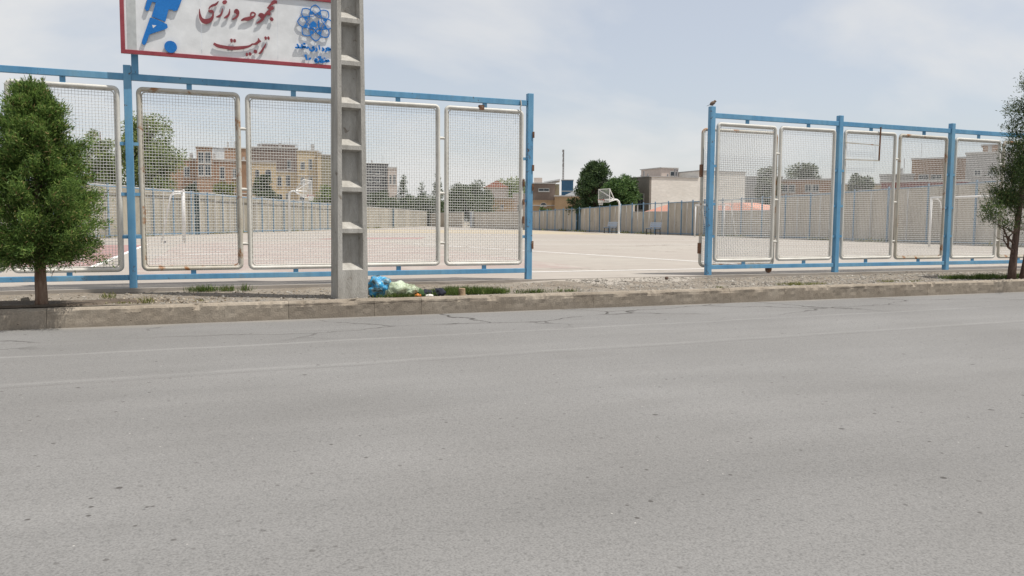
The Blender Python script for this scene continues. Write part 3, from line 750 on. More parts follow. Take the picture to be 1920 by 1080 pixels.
# ------------------------------------------------------------------ sign board above the left fence
sg = thing('sign_board', 'white sports ground sign with red frame, red and blue raised lettering, above the fence', 'sign', (-.44, 0, 2.985))
SX, SZ = .44, -2.985                    # world to local
SL, SR, SB, ST = -.565, 2.70, 3.235, 4.262
FW_ = .055
def lx(p): return (p[0]+SX, p[1]+SZ)
for xx in (-.40, 2.52):
    MB().box(xx-.045+SX, xx+.045+SX, -.035, .050, 0.0, ST-.1+SZ).build('sign_post', M['blue'], sg, bevel=.005)
seams = [SL, .475, 1.52, SR]
for a, c in zip(seams[:-1], seams[1:]):
    MB().box(a+.0015+SX, c-.0015+SX, -.125, -.115, SB+SZ, ST+SZ).build('sign_sheet', M['sign_white'], sg)
MB().box(SL+FW_+.03+SX, SL+FW_+.145+SX, -.1275, -.1252, SB+FW_+SZ, ST-FW_+SZ).build('post_shade_strip', M['sign_shade'], sg)  # painted band standing for the post's shadow on the sheet
for (a, c, z0, z1) in ((SL, SR, SB, SB+FW_), (SL, SR, ST-FW_, ST)):
    MB().box(a+SX, c+SX, -.147, -.128, z0+SZ, z1+SZ).build('sign_frame', M['sign_red'], sg, bevel=.003)
for (a, c) in ((SL, SL+FW_), (SR-FW_, SR)):
    MB().box(a+SX, c+SX, -.1465, -.1285, SB+FW_+.001+SZ, ST-FW_-.001+SZ).build('sign_frame', M['sign_red'], sg, bevel=.003)
for zz in (SB+.12, ST-.12):
    MB().box(SL+.05+SX, SR-.05+SX, -.114, -.036, zz-.02+SZ, zz+.02+SZ).build('sign_batten', M['blue'], sg)
LF, LB = -.153, -.142                   # letter plates stand proud of the sheet
def catmull(p, n=5):
    if len(p) < 3: return p
    q = [p[0]] + list(p) + [p[-1]]; out = []
    for i in range(1, len(q)-2):
        for k in range(n):
            t = k/n; r = []
            for d in range(3):
                a, b_, c, e = q[i-1][d], q[i][d], q[i+1][d], q[i+2][d]
                r.append(.5*(2*b_ + (c-a)*t + (2*a-5*b_+4*c-e)*t*t + (3*b_-a-3*c+e)*t**3))
            out.append(tuple(r))
    out.append(tuple(q[-2])); return out
def stroke(b, pts, y0, y1, slant=True):
    """a pen stroke of varying width, extruded"""
    pts = [(x/1000+SX, z/1000+SZ, w/1000) for x, z, w in pts]
    if len(pts) == 1:
        x, z, w = pts[0]
        b.prism([(x-w/2, z), (x, z-w/2), (x+w/2, z), (x, z+w/2)], y0, y1); return
    p = catmull(pts)
    L = []; R = []
    for i, (x, z, w) in enumerate(p):
        a = p[max(i-1, 0)]; c = p[min(i+1, len(p)-1)]
        dx, dz = c[0]-a[0], c[1]-a[1]; n = math.hypot(dx, dz) or 1
        hw = max(w, .003)/2
        L.append((x-dz/n*hw, z+dx/n*hw)); R.append((x+dz/n*hw, z-dx/n*hw))
    m = len(p)
    vs = [(x, y0, z) for x, z in L] + [(x, y0, z) for x, z in R] + [(x, y1, z) for x, z in L] + [(x, y1, z) for x, z in R]
    fs = []
    for i in range(m-1):
        fs += [(i, i+1, m+i+1, m+i), (2*m+i, 3*m+i, 3*m+i+1, 2*m+i+1), (i, 2*m+i, 2*m+i+1, i+1), (m+i, m+i+1, 3*m+i+1, 3*m+i)]
    fs += [(0, m, 3*m, 2*m), (m-1, 3*m-1, 4*m-1, 2*m-1)]
    b.add(vs, fs)
def pins(b, x, z):
    b.bar((x, LB, z), (x, -.126, z), .006)
for i, (k, S) in enumerate(RED.items()):
    b = MB()
    for j, s in enumerate(S): stroke(b, s, LF - .0006*j, LB + .0006*j)
    s = S[0]; pins(b, s[len(s)//2][0]/1000+SX, s[len(s)//2][1]/1000+SZ); pins(b, s[1][0]/1000+SX, s[1][1]/1000+SZ)
    b.build('letter', M['letter_red'], sg)
for i, (k, S) in enumerate(BLUE.items()):
    b = MB()
    for j, s in enumerate(S): stroke(b, s, LF - .0006*j, LB + .0006*j)
    s = S[0]; pins(b, s[len(s)//2][0]/1000+SX, s[len(s)//2][1]/1000+SZ)
    b.build('letter', M['letter_blue'], sg)
# emblem: eight-petalled flower round a star with dome and minaret
EX, EZ, ER = 2.065+SX, 3.886+SZ, .262
def pol(r, a): return (EX + r*ER*math.sin(a), EZ + r*ER*math.cos(a))
def ribbon(b, pts, w, y0, y1):
    stroke_pts = [((x-SX)*1000, (z-SZ)*1000, w*1000) for x, z in pts]
    stroke(b, stroke_pts, y0, y1)
em = None
for k in range(8):
    a = k*math.pi/4
    def loc(r, s): # r outwards, s sideways
        return (EX + ER*(r*math.sin(a) + s*math.cos(a)), EZ + ER*(r*math.cos(a) - s*math.sin(a)))
    b = MB()
    for sg_ in (-1, 1):
        ribbon(b, [loc(.455, 0), loc(.56, .12*sg_), loc(.66, .265*sg_), loc(.80, .245*sg_), loc(.91, .15*sg_), loc(1.0, .0)], .013, LF-.0004*sg_, LB+.0004*sg_)
    pins(b, *loc(1.0, 0)); pins(b, *loc(.66, .26))
    b.build('emblem_petal', M['letter_blue'], sg)
    a2 = a + math.pi/8
    P = [pol(.50, a2-.13), pol(.60, a2-.10), pol(.69, a2), pol(.60, a2+.10), pol(.50, a2+.13), pol(.47, a2)]
    MB().prism(P[::-1], LF+.001, LB-.001).build('emblem_wedge', M['letter_blue'], sg)
b = MB()
for k in range(8):
    a = k*math.pi/4
    ribbon(b, [pol(.47, a), pol(.36, a+math.pi/8)], .007, LF-.001, LB)
    ribbon(b, [pol(.36, a+math.pi/8), pol(.47, a+math.pi/4)], .007, LF-.0016, LB)
b.build('emblem_star', M['letter_blue'], sg)
dome = [(-.30, -.24), (-.30, -.12), (-.27, -.02), (-.20, .05), (-.11, .10), (-.03, .05), (.04, -.02), (.06, -.12), (.06, -.24)]
MB().prism([(EX+x*ER, EZ+z*ER) for x, z in dome][::-1], LF+.002, LB-.002).build('emblem_dome', M['letter_blue'], sg)
mi = [(.13, -.22), (.13, .12), (.155, .13), (.165, .20), (.18, .13), (.225, .12), (.225, -.22)]
MB().prism([(EX+x*ER, EZ+z*ER) for x, z in mi][::-1], LF+.002, LB-.002).build('emblem_minaret', M['letter_blue'], sg)
b = MB(); ribbon(b, [pol(.40, math.pi*1.30), pol(.33, math.pi*1.12), pol(.42, math.pi), pol(.33, math.pi*.88), pol(.40, math.pi*.70)], .014, LF, LB); b.build('emblem_base', M['letter_blue'], sg)
# sports figure
def figp(k): return [(x/1000+SX, z/1000+SZ) for x, z in FIG[k]]
MB().prism(figp('torso')[::-1], LF, LB).build('figure_body', M['letter_blue'], sg)
MB().prism(figp('legs')[::-1], LF, LB).build('figure_legs', M['letter_blue'], sg)
MB().prism(figp('notch')[::-1], LF-.0012, LF-.0002).build('figure_notch', M['sign_white'], sg)
for k, r in (('ball', .082), ('head', .078)):
    (cx, cz), = figp(k)
    MB().prism([(cx+r*math.cos(-t*math.pi/14), cz+r*math.sin(-t*math.pi/14)) for t in range(28)], LF, LB).build('figure_ball' if k == 'ball' else 'figure_head', M['letter_blue'], sg)

# ------------------------------------------------------------------ concrete ladder pole
pole = thing('utility_pole', 'tall tapering grey concrete pole with stepped recesses standing on the verge', 'pole', (2.175, -1.955, -.05), math.radians(5.5))
PHT = 9.1
def pw(z): return .405 - .0165*z
def pdp(z): return .33 - .012*z
b = MB()
pitch_, z_first, band = .535, .385, .055
levels = []
z = z_first
while z + pitch_ < PHT - .3:
    levels.append((z, z+pitch_-band)); z += pitch_
def face(sgn):
    """front (sgn=-1) or back (+1) face with sunk recesses"""
    def P(z, fx, dep): return (fx*pw(z)/2, sgn*(pdp(z)/2 - dep), z)
    def quad(a, c, d, e):
        n = len(b.v); b.v += [a, c, d, e]; b.f.append((n, n+1, n+2, n+3) if sgn < 0 else (n, n+3, n+2, n+1))
    fl_ = .70
    zb = -.35
    for (z0, z1) in levels + [(PHT, None)]:
        quad(P(zb, -1, 0), P(zb, 1, 0), P(z0, 1, 0), P(z0, -1, 0))
        if z1 is None: break
        quad(P(z0, -1, 0), P(z0, -fl_, 0), P(z1, -fl_, 0), P(z1, -1, 0))
        quad(P(z0, fl_, 0), P(z0, 1, 0), P(z1, 1, 0), P(z1, fl_, 0))
        D = .105; i0, i1, fx = z0+.085, z1-.03, .55
        a0, a1, a2, a3 = P(z0, -fl_, 0), P(z0, fl_, 0), P(z1, fl_, 0), P(z1, -fl_, 0)
        b0, b1, b2, b3 = P(i0, -fx, D), P(i0, fx, D), P(i1, fx, D), P(i1, -fx, D)
        quad(a0, a1, b1, b0); quad(a1, a2, b2, b1); quad(a2, a3, b3, b2); quad(a3, a0, b0, b3); quad(b0, b1, b2, b3)
        zb = z1
face(-1); face(1)
for s in (-1, 1):
    for k in range(18):
        za = -.35 + (PHT+.35)*k/18; zc = -.35 + (PHT+.35)*(k+1)/18
        w0, w1, d0, d1 = pw(za)/2*s, pw(zc)/2*s, pdp(za)/2, pdp(zc)/2
        q = [(w0, -d0, za), (w0, d0, za), (w1, d1, zc), (w1, -d1, zc)]
        n = len(b.v); b.v += q; b.f.append((n, n+1, n+2, n+3) if s > 0 else (n, n+3, n+2, n+1))
w, d = pw(PHT)/2, pdp(PHT)/2
b.add([(-w, -d, PHT), (w, -d, PHT), (w, d, PHT), (-w, d, PHT)], [(0, 1, 2, 3)])
po = b.build('shaft', M['conc_pole'], pole)
MB().tube([(.203, -.02, .02), (.196, -.02, 1.4), (.187, -.02, 3.0), (.172, -.02, 5.2), (.15, -.02, 8.0)], .006, 6).build('earth_cable', M['black'], pole)

# ------------------------------------------------------------------ foreground trees
def cypress():
    rng = np.random.default_rng(11)
    t = thing('cypress_tree', 'bushy green cypress tree with short trunk left of the sign', 'tree', (-1.37, -2.22, -.03))
    MB().tube([(0, 0, -.1), (.005, 0, .12), (.0, .01, .35), (.01, .02, .62), (0, .02, 1.1), (-.01, 0, 1.7), (.02, 0, 2.25)], [.082, .064, .060, .052, .03, .018, .008], 10).build('trunk', M['trunk'], t, True)
    zs = np.array([.46, .56, .72, .92, 1.12, 1.36, 1.56, 1.74, 1.86, 2.05, 2.22, 2.38, 2.50])
    rs = np.array([.50, .60, .64, .67, .67, .63, .56, .40, .43, .35, .25, .15, .04])
    pos = []; dirs = []; Ls = []; Ws = []
    nb = 430
    br = MB()
    for i in range(nb):
        z = rng.uniform(.47, 2.44)**1.0
        R = np.interp(z, zs, rs)
        a = rng.uniform(0, 2*math.pi)
        lump = 1 + .15*math.sin(3*a+z*4.1) + .14*math.sin(4*a-z*10.3+1.2) + .06*math.sin(9*a+z*17)
        tip_r = R*lump*(rng.uniform(.74, 1.04) if i % 4 else rng.uniform(.35, .7))
        tip = np.array([math.cos(a)*tip_r, math.sin(a)*tip_r, z + rng.uniform(-.02, .07)])
        base = np.array([math.cos(a)*.04, math.sin(a)*.04, z + (.10 if z < .75 else -.10-R*.2)])
        if i % 5 == 0: br.tube([base, base*.55+tip*.45+np.array([0, 0, -.03]), tip], [.012, .007, .002], 5)
        n = rng.integers(210, 330)
        s = rng.uniform(.25, 1.02, n)**.6
        c = base[None]*(1-s[:, None]) + tip[None]*s[:, None]
        c = c + rng.normal(0, 1, (n, 3))*np.array([.050, .050, .042])*(1.15-.45*s[:, None])
        out = unit(tip-base)
        d = out[None]*.7 + rng.normal(0, .62, (n, 3)) + np.array([0, 0, .22])
        pos.append(c); dirs.append(d)
        Ls.append(rng.uniform(.03, .072, n)); Ws.append(rng.uniform(.006, .0125, n))
    for (px, pz, h) in ((-.02, 2.35, .20), (.10, 2.30, .24), (-.16, 2.28, .18), (.16, 2.22, .2)):     # leader shoots
        n = 160; s = rng.uniform(0, 1, n)
        c = np.stack([px + rng.normal(0, .03, n)*(1.1-s), rng.normal(0, .05, n)*(1.1-s), pz + s*h], 1)
        pos.append(c); dirs.append(rng.normal(0, .4, (n, 3))+np.array([0, 0, 1.0])); Ls.append(rng.uniform(.03, .07, n)); Ws.append(rng.uniform(.006, .011, n))
    pos = np.concatenate(pos); dirs = np.concatenate(dirs); Ls = np.concatenate(Ls); Ws = np.concatenate(Ws)
    for i in range(120):   # inner sprays that close the crown round the stem
        z = rng.uniform(.55, 2.2); R = np.interp(z, zs, rs); a = rng.uniform(0, 6.283); r = R*rng.uniform(.2, .8)
        n = 120
        c = np.array([math.cos(a)*r, math.sin(a)*r, z])[None] + rng.normal(0, .07, (n, 3))
        pos = np.concatenate([pos, c]); dirs = np.concatenate([dirs, rng.normal(0, .7, (n, 3)) + np.array([math.cos(a), math.sin(a), .3])])
        Ls = np.concatenate([Ls, rng.uniform(.03, .07, n)]); Ws = np.concatenate([Ws, rng.uniform(.007, .013, n)])
    keep = pos[:, 2] > .40
    v = blades(pos[keep], dirs[keep], Ls[keep], Ws[keep], rng)
    link('crown', np_mesh('crown', v, 4, M['cypress']), t)
    br.build('branches', M['trunk_dark'], t, True)
    dead = MB()
    for k in range(26):
        a = rng.uniform(0, 6.28); r0 = rng.uniform(.1, .35); z = rng.uniform(.42, .6)
        p = Vector((math.cos(a)*r0, math.sin(a)*r0, z)); q = p + Vector((rng.normal(0, .07), rng.normal(0, .07), rng.uniform(-.10, -.01)))
        dead.tube([p, (p+q)/2+Vector((0, 0, .015)), q], [.005, .004, .002], 4)
    dead.build('twigs', M['trunk_dark'], t)['kind'] = 'stuff'
cypress()

def juniper():
    rng = np.random.default_rng(23)
    t = thing('juniper_tree', 'dark juniper with bare crooked lower branches at the right edge', 'tree', (14.55, -2.12, -.03))
    T1 = [(0, 0, -.1), (.01, 0, .18), (.05, .01, .55), (.10, .02, .95), (.12, .0, 1.4), (.20, .02, 1.95), (.28, 0, 2.6), (.34, 0, 3.2), (.36, 0, 3.75)]
    T2 = [(.20, -.05, -.1), (.26, -.05, .2), (.36, -.04, .65), (.44, 0, 1.1), (.55, .02, 1.7), (.62, 0, 2.3), (.66, 0, 2.9)]
    MB().tube(T1, [.085, .075, .062, .055, .048, .04, .03, .018, .008], 10).build('trunk', M['trunk_dark'], t, True)
    MB().tube(T2, [.060, .052, .045, .04, .033, .024, .01], 10).build('trunk', M['trunk_dark'], t, True)
    br = MB(); tips = []
    def branch(p, d, L, r, lev):
        pts = [Vector(p)]; rad = [r]
        d = Vector(d).normalized()
        n = 6
        for k in range(n):
            d = (d + Vector((rng.normal(0, .20), rng.normal(0, .20), rng.normal(.06, .18)))).normalized()
            pts.append(pts[-1] + d*L/n); rad.append(r*(1-.8*(k+1)/n))
            if lev < 2 and k >= 1 and rng.random() < .75:
                nd = (d + Vector((rng.normal(0, .6), rng.normal(0, .6), rng.normal(.15, .4)))).normalized()
                branch(pts[-1], nd, L*rng.uniform(.38, .6), rad[-1]*.7, lev+1)
        br.tube(pts, rad, 5)
        tips.append((pts[-1], d, lev)); tips.append((pts[-2], d, lev))
    # crooked lower branches reaching to the left
    branch((.03, 0, .42), (-.62, -.15, .75), .82, .030, 0)
    branch((.05, .01, .62), (-.75, .1, .55), .72, .026, 0)
    branch((.08, .02, .80), (-.6, -.3, .65), .58, .024, 0)
    branch((.10, .02, .98), (-.5, .3, .8), .5, .022, 0)
    branch((.34, -.04, .60), (.6, -.3, .6), .8, .024, 0)
    branch((.42, 0, 1.0), (.8, .2, .5), .8, .022, 0)
    for k in range(34):
        z = rng.uniform(1.15, 3.5); a = rng.uniform(0, 2*math.pi)
        x = float(np.interp(z, [1, 1.95, 3.2], [.12, .20, .34])) + (.25 if rng.random() < .4 else 0)
        L = float(np.interp(z, [1.1, 1.6, 2.4, 3.0, 3.6], [.42, .46, .52, .42, .22]))*rng.uniform(.8, 1.1)
        branch((x, 0, z), (math.cos(a), math.sin(a), .45), L, .018, 1)
    br.build('branches', M['trunk_dark'], t, True)
    pos = []; dirs = []; Ls = []; Ws = []
    for (p, d, lev) in tips:
        hgt = p.z
        prob = float(np.interp(hgt, [.6, 1.15, 1.5, 1.9], [.08, .16, .75, 1.0]))
        if rng.random() > prob: continue
        n = int(rng.integers(60, 130)*np.interp(hgt, [.8, 1.5], [.7, 1.0]))
        c = np.array(p)[None] + rng.normal(0, 1, (n, 3))*np.array([.085, .085, .06])
        pos.append(c); dirs.append(np.array(d)[None]*.8 + rng.normal(0, .6, (n, 3)) + np.array([0, 0, .3]))
        Ls.append(rng.uniform(.035, .085, n)); Ws.append(rng.uniform(.008, .016, n))
    for k in range(75):   # fill of the upper crown
        z = rng.uniform(1.55, 3.6); R = float(np.interp(z, [1.5, 2.2, 3.0, 3.4, 3.75], [.34, .50, .40, .26, .06]))
        a = rng.uniform(0, 6.283); r = R*rng.uniform(.2, 1)**.6
        cx = float(np.interp(z, [1.5, 3.6], [.22, .36]))
        n = rng.integers(60, 150)
        c = np.array([cx+math.cos(a)*r, math.sin(a)*r, z])[None] + rng.normal(0, 1, (n, 3))*np.array([.08, .08, .06])
        pos.append(c); dirs.append(np.array([math.cos(a)*.7, math.sin(a)*.7, .3])[None] + rng.normal(0, .6, (n, 3)))
        Ls.append(rng.uniform(.035, .085, n)); Ws.append(rng.uniform(.008, .016, n))
    pos = np.concatenate(pos); dirs = np.concatenate(dirs); Ls = np.concatenate(Ls); Ws = np.concatenate(Ws)
    link('crown', np_mesh('crown', blades(pos, dirs, Ls, Ws, rng), 4, M['juniper']), t)
juniper()

# ------------------------------------------------------------------ background trees
def tree(name, label, key, mat, shape, seed, leaf=.22, n=9000, zlow=.9, lobes=46, group=None, trunk='trunk_dark', zb=-.33):
    X, Y, W_, H = TREES[key]
    rng = np.random.default_rng(seed)
    t = thing(name, label, 'tree', (X, Y, zb), 0, group)
    H = H - zb; R = W_/2
    tr = MB()
    tr.tube([(0, 0, 0), (.03*H*.1, 0, H*.3), (0, .02*H*.1, H*.6), (0, 0, H*.93)], [max(.10, H*.022), max(.08, H*.017), H*.010, H*.003], 8)
    cs = []
    for k in range(lobes):
        if shape == 'round':
            u = rng.normal(size=3); u /= np.linalg.norm(u); r = rng.uniform(.35, .86)
            zc = zlow + (H-zlow)*.52
            c = np.array([u[0]*R*r, u[1]*R*r, zc + u[2]*(H-zlow)*.5*r]); s = R*rng.uniform(.20, .36)
        elif shape == 'cone':
            f = rng.uniform(0, 1)**1.3; z = zlow + (H-zlow)*f
            a = rng.uniform(0, 6.283); rr = R*(1-f)**.8*rng.uniform(.45, .92)
            c = np.array([math.cos(a)*rr, math.sin(a)*rr, z]); s = R*(.12+.22*(1-f))
        else:  # pine: layered tufts on upswept limbs, ragged top
            f = rng.uniform(0, 1); z = zlow + (H-zlow)*f
            a = rng.uniform(0, 6.283); prof = (1-f**2.2)*.85+.10
            rr = R*prof*rng.uniform(.25, .95)
            c = np.array([math.cos(a)*rr, math.sin(a)*rr, z]); s = R*rng.uniform(.10, .20)
        c[2] = min(c[2], H - s*.6)
        cs.append((c, s))
        if k % 2 == 0:
            p0 = Vector((0, 0, max(.5, c[2]-R*.5))); tr.tube([p0, (p0+Vector(c))/2+Vector((0, 0, -.05*R)), Vector(c)], [H*.008, H*.005, H*.002], 5)
    tr.build('trunk', M[trunk], t, True)
    wts = np.array([s*s for c, s in cs]); idx = rng.choice(len(cs), n, p=wts/wts.sum())
    C_ = np.array([c for c, s in cs])[idx]; S_ = np.array([s for c, s in cs])[idx]
    u = unit(rng.normal(size=(n, 3))); r = rng.uniform(0, 1, (n, 1))**.45
    flat = np.array([1, 1, .62]) if shape != 'round' else np.array([1, 1, .8])
    pos = C_ + u*r*S_[:, None]*flat*1.15
    d = u*.8 + rng.normal(0, .6, (n, 3)) + (np.array([0, 0, .5]) if shape == 'pine' else np.array([0, 0, -.1]))
    L = leaf*rng.uniform(.6, 1.3, n); Wd = L*(.45 if shape == 'round' else .28)
    link('crown', np_mesh('crown', blades(pos, d, L, Wd, rng), 4, M[mat]), t)
    return t
tree('poplar_tree', 'tall pale green leafy tree rising behind the left wall beside the blue post', 'poplar', 'poplar', 'round', 31, .20, 15000, 1.2, 60)
tree('poplar_tree', 'smaller pale green tree behind the left wall next to the cypress', 'poplar_small', 'poplar', 'round', 32, .19, 9000, 1.2, 44)
tree('pine_tree', 'big dark pine behind the basketball hoop seen through the gate opening', 'pine', 'pine', 'pine', 33, .26, 17000, 2.1, 110)
tree('leafy_tree', 'bright green leafy tree beside the big pine and the pale building', 'leafy', 'leafy', 'round', 34, .22, 11000, 1.9, 52)
tree('roadside_tree', 'rounded dark tree below the grey tower, right of the pole', 'rowa', 'oliveleaf', 'round', 35, .3, 7000, .6)
tree('fir_tree', 'taller pointed fir right of the pink tower', 'rowb', 'pine', 'cone', 36, .3, 7000, .6, 60)
tree('fir_tree', 'short pointed fir between two taller firs behind the far wall', 'rowc', 'pine', 'cone', 37, .3, 6000, .6, 50)
tree('fir_tree', 'pointed fir behind the white gap between the last two left panels', 'rowd', 'oliveleaf', 'cone', 38, .3, 7000, .6, 56)
tree('roadside_tree', 'dark rounded tree above the dark opening in the far wall', 'rowe', 'oliveleaf', 'round', 39, .32, 8000, .5)
tree('roadside_tree', 'wide green tree left of the ochre house', 'rowf', 'oliveleaf', 'round', 40, .34, 9000, .5)
tree('roadside_tree', 'pale green tree crown rising over the roof of the ochre house', 'rowg', 'poplar', 'round', 41, .5, 8000, 2.0)
tree('roadside_tree', 'grey green tree behind the sliding gate leaf, right of the pale building', 'ra', 'oliveleaf', 'round', 42, .3, 7000, 1.5)
tree('roadside_tree', 'green domed tree above the long brown house in the right fence', 'rb', 'oliveleaf', 'round', 43, .34, 9000, 2.5)
tree('roadside_tree', 'small dark tree below the rusty repair bars', 'rc', 'oliveleaf', 'round', 44, .3, 6000, 1.5)
tree('shrub', 'small green shrub below the arched window of the brick house', 'shrub', 'leafy', 'round', 45, .2, 3000, .3, 24)
tree('climbing_shrub', 'yellow green climbing shrub on the brick house behind the left wall', 'bushl', 'ivy', 'round', 46, .22, 4500, 1.5, 30)
tree('garden_tree', 'dark slender tree in front of the tan house, left end', 'bushm', 'oliveleaf', 'round', 47, .25, 5000, 1.5, 34)
tree('garden_tree', 'low dark bush at the foot of the tan house', 'bushn', 'oliveleaf', 'round', 48, .25, 5000, 1.2, 34)
tree('garden_tree', 'olive green tree half hidden behind the concrete pole', 'busho', 'poplar', 'round', 49, .25, 6000, 1.2, 34)
tree('garden_tree', 'narrow dark tree just behind the right wall near the second blue post', 'ivy', 'oliveleaf', 'round', 50, .16, 3000, .4, 24)
tree('garden_tree', 'small dark tree in front of the low brick house', 'fir', 'oliveleaf', 'round', 51, .2, 4000, 1.0, 28)

tree('roadside_tree', 'low dark tree filling the gap left of the pointed firs', 'rowx', 'oliveleaf', 'round', 61, .3, 6000, .4)
tree('roadside_tree', 'low green tree between the pointed firs', 'rowy', 'oliveleaf', 'round', 62, .3, 6000, .4)
tree('roadside_tree', 'dark low tree in front of the red tiled roof', 'rowz', 'oliveleaf', 'round', 63, .3, 6000, .4)

# ------------------------------------------------------------------ walls round the court with post-and-bar fences before them
def court_wall(label, p0, p1, height, step, mat, gaps=(), low=None, thick=.14, jit=.05):
    """row of precast panels from p0 to p1; height(s) gives the top; gaps = list of (s0,s1) left open"""
    a = Vector((*p0, 0)); d = Vector((*p1, 0)) - a; L = d.length; ang = math.atan2(d.y, d.x)
    t = thing('court_wall', label, 'wall', (p0[0], p0[1], -.02), ang)
    s = 0.0; rng = random.Random(int(L*100))
    while s < L-.3:
        e = min(L, s+step)
        for g0, g1 in gaps:
            if s < g0 < e: e = g0
            if g0 <= s < g1: s = g1; e = min(L, s+step)
        hh = height((s+e)/2) + rng.uniform(-.012, .012)
        yy = rng.uniform(-.012, .012)
        MB().box(s+.012, e-.012, yy, yy+thick, 0, hh).build('wall_panel', M[mat], t)
        MB().box(s+.012, e-.012, yy-.02, yy+thick+.02, hh, hh+.05).build('coping', M['cap'], t)
        s = e
    return t, ang, L
def bar_fence(label, p0, p1, ss, top, bars=1, pw_=.07, rails=True):
    a = Vector((*p0, 0)); d = Vector((*p1, 0)) - a; L = d.length; ang = math.atan2(d.y, d.x)
    t = thing('bar_fence', label, 'fence', (p0[0], p0[1], -.02), ang)
    for i, s in enumerate(ss):
        MB().box(s-pw_/2, s+pw_/2, -pw_/2, pw_/2, 0, top(s)+.10).build('post', M['blue_far'], t)
        if i+1 < len(ss):
            e = ss[i+1]; w = e-s-pw_
            for k in range(bars):
                x = s + pw_/2 + w*(k+1)/(bars+1)
                h = top((s+e)/2)
                MB().box(x-.028, x+.028, -.022, .022, .14, h-.02).build('upright', M['cap'], t)
            if rails:
                for z in (0, 1):
                    za, zb = (top(s)-.03, top(e)-.03) if z else (.13, .13)
                    MB().bar((s+pw_/2, 0, za), (e-pw_/2, 0, zb), .05).build('rail', M['blue_far'], t)
    return t
# left wall runs away from the street to the far corner
LA, LB_ = (-13.5, 11.4), (33.4, 99.6)
def hl(s): return float(np.interp(s, [0, 22, 55, 100], [2.62, 2.55, 2.30, 2.15]))
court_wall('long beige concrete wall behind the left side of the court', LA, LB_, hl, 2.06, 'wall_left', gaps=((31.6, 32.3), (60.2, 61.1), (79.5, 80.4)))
dvec = (Vector(LB_)-Vector(LA)).normalized(); nv = Vector((dvec.y, -dvec.x))
LA2 = (LA[0]+nv.x*.16, LA[1]+nv.y*.16); LB2 = (LB_[0]+nv.x*.16-dvec.x*2, LB_[1]+nv.y*.16-dvec.y*2)
ss = [k*2.06 for k in range(0, 34)]
bar_fence('blue posts and white bars in front of the left court wall', LA2, LB2, ss, lambda s: hl(s)-.02, 1)
# right wall parallel to the view through the gate
RA, RB = (34.25, 101.0), (34.25, -.1)
def Yof(s): return 101.0-s
def hr(s):
    y = Yof(s)
    top = float(np.interp(y, [12, 20, 35, 45, 52, 64, 100], [2.85, 2.72, 2.40, 2.28, 2.12, 1.90, 1.90]))
    if 40.0 < y < 44.6 or 28.8 < y < 34.6: top = 1.70
    return top
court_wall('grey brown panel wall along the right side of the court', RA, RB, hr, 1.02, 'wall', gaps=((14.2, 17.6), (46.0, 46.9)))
RF0, RF1 = (34.02, 64.5), (34.02, -.1)
yp = [64.4, 62.6, 60.8, 59, 57.2, 55.4, 53.9, 51.9, 50.1, 48.3, 46.5, 44.7, 43, 41.3, 39.5, 37.8, 36.4, 35.0, 33, 31, 29, 26.9, 24.8, 23.2, 21.5, 19.2, 16.8, 14.2, 11.6, 9, 6.4, 3.8, 1.2]
def tf(s):
    return float(np.interp(64.5-s, [12, 20, 25, 35, 45, 52, 64], [2.96, 2.74, 2.58, 2.44, 2.34, 2.16, 1.94]))
bar_fence('blue posts, rails and white bars in front of the right court wall', RF0, RF1, [64.5-y for y in yp], tf, 1)
# dark doors in the wall gaps
def door(label, p, ang, w, h):
    t = thing('wall_door', label, 'door', (p[0], p[1], -.02), ang)
    MB().box(.03, w-.03, .04, .09, .02, h).build('door_leaf', M['door'], t)
    MB().box(-.03, .03, 0, .12, 0, h+.06).build('door_post', M['blue'], t)
    MB().box(w-.03, w+.03, 0, .12, 0, h+.06).build('door_post', M['blue'], t)
    MB().box(.08, .12, .01, .04, h*.45, h*.52).build('handle', M['frame'], t)
la = math.atan2(dvec.y, dvec.x)
for s0, w, lab in ((31.6, .7, 'narrow dark door in the left wall beside the goal'), (60.2, .9, 'narrow dark door in the left wall below the basketball backboard'), (79.5, .9, 'narrow dark door in the far left wall, right of the pole')):
    door(lab, (LA[0]+dvec.x*s0, LA[1]+dvec.y*s0), la, w, hl(s0)-.15)
door('narrow dark door with blue posts in the right wall, left of the hoop', (34.25, 101-46.0), -math.pi/2, .9, 2.05)
gt = thing('double_gate', 'pale blue sheet gate standing half open at the far end of the court', 'gate', (34.3, 84.0, -.02), math.radians(-100))
MB().box(0, 1.6, -.02, .02, .1, 1.95).build('gate_leaf', M['bench_top'], gt)
MB().box(-.05, .05, -.05, .05, 0, 2.1).build('gate_post', M['tube'], gt)
MB().box(1.62, 1.72, -.05, .05, 0, 2.05).build('gate_post', M['tube'], gt)

# ------------------------------------------------------------------ goals, hoops, benches
def goal(label, x, y0, y1, back):
    t = thing('handball_goal', label, 'goal', (x, y0, 0), 0, 'court goals')
    h, r, w = 2.05, .042, y1-y0
    MB().tube([(0, 0, 0), (0, 0, h)], r, 10).build('goal_post', M['goal'], t, True)
    MB().tube([(0, w, 0), (0, w, h)], r, 10).build('goal_post', M['goal'], t, True)
    MB().tube([(0, -r, h+.0), (0, w+r, h)], r*1.05, 10).build('crossbar', M['goal'], t, True)
    for yy in (0, w):
        MB().tube([(0, yy, h-.03), (back*.38, yy, h-.05), (back*.55, yy, h-.18), (back, yy, .02)], .026, 8).build('back_stay', M['goal'], t, True)
goal('white goal frame standing left, beyond the first full fence panel', .52, 22.0, 25.0, -.85)
goal('white goal frame just left of the sliding gate leaf', 31.4, 29.3, 32.3, .95)
goal('white goal frame on the right behind the third right fence post', 29.4, 9.6, 12.6, .95)
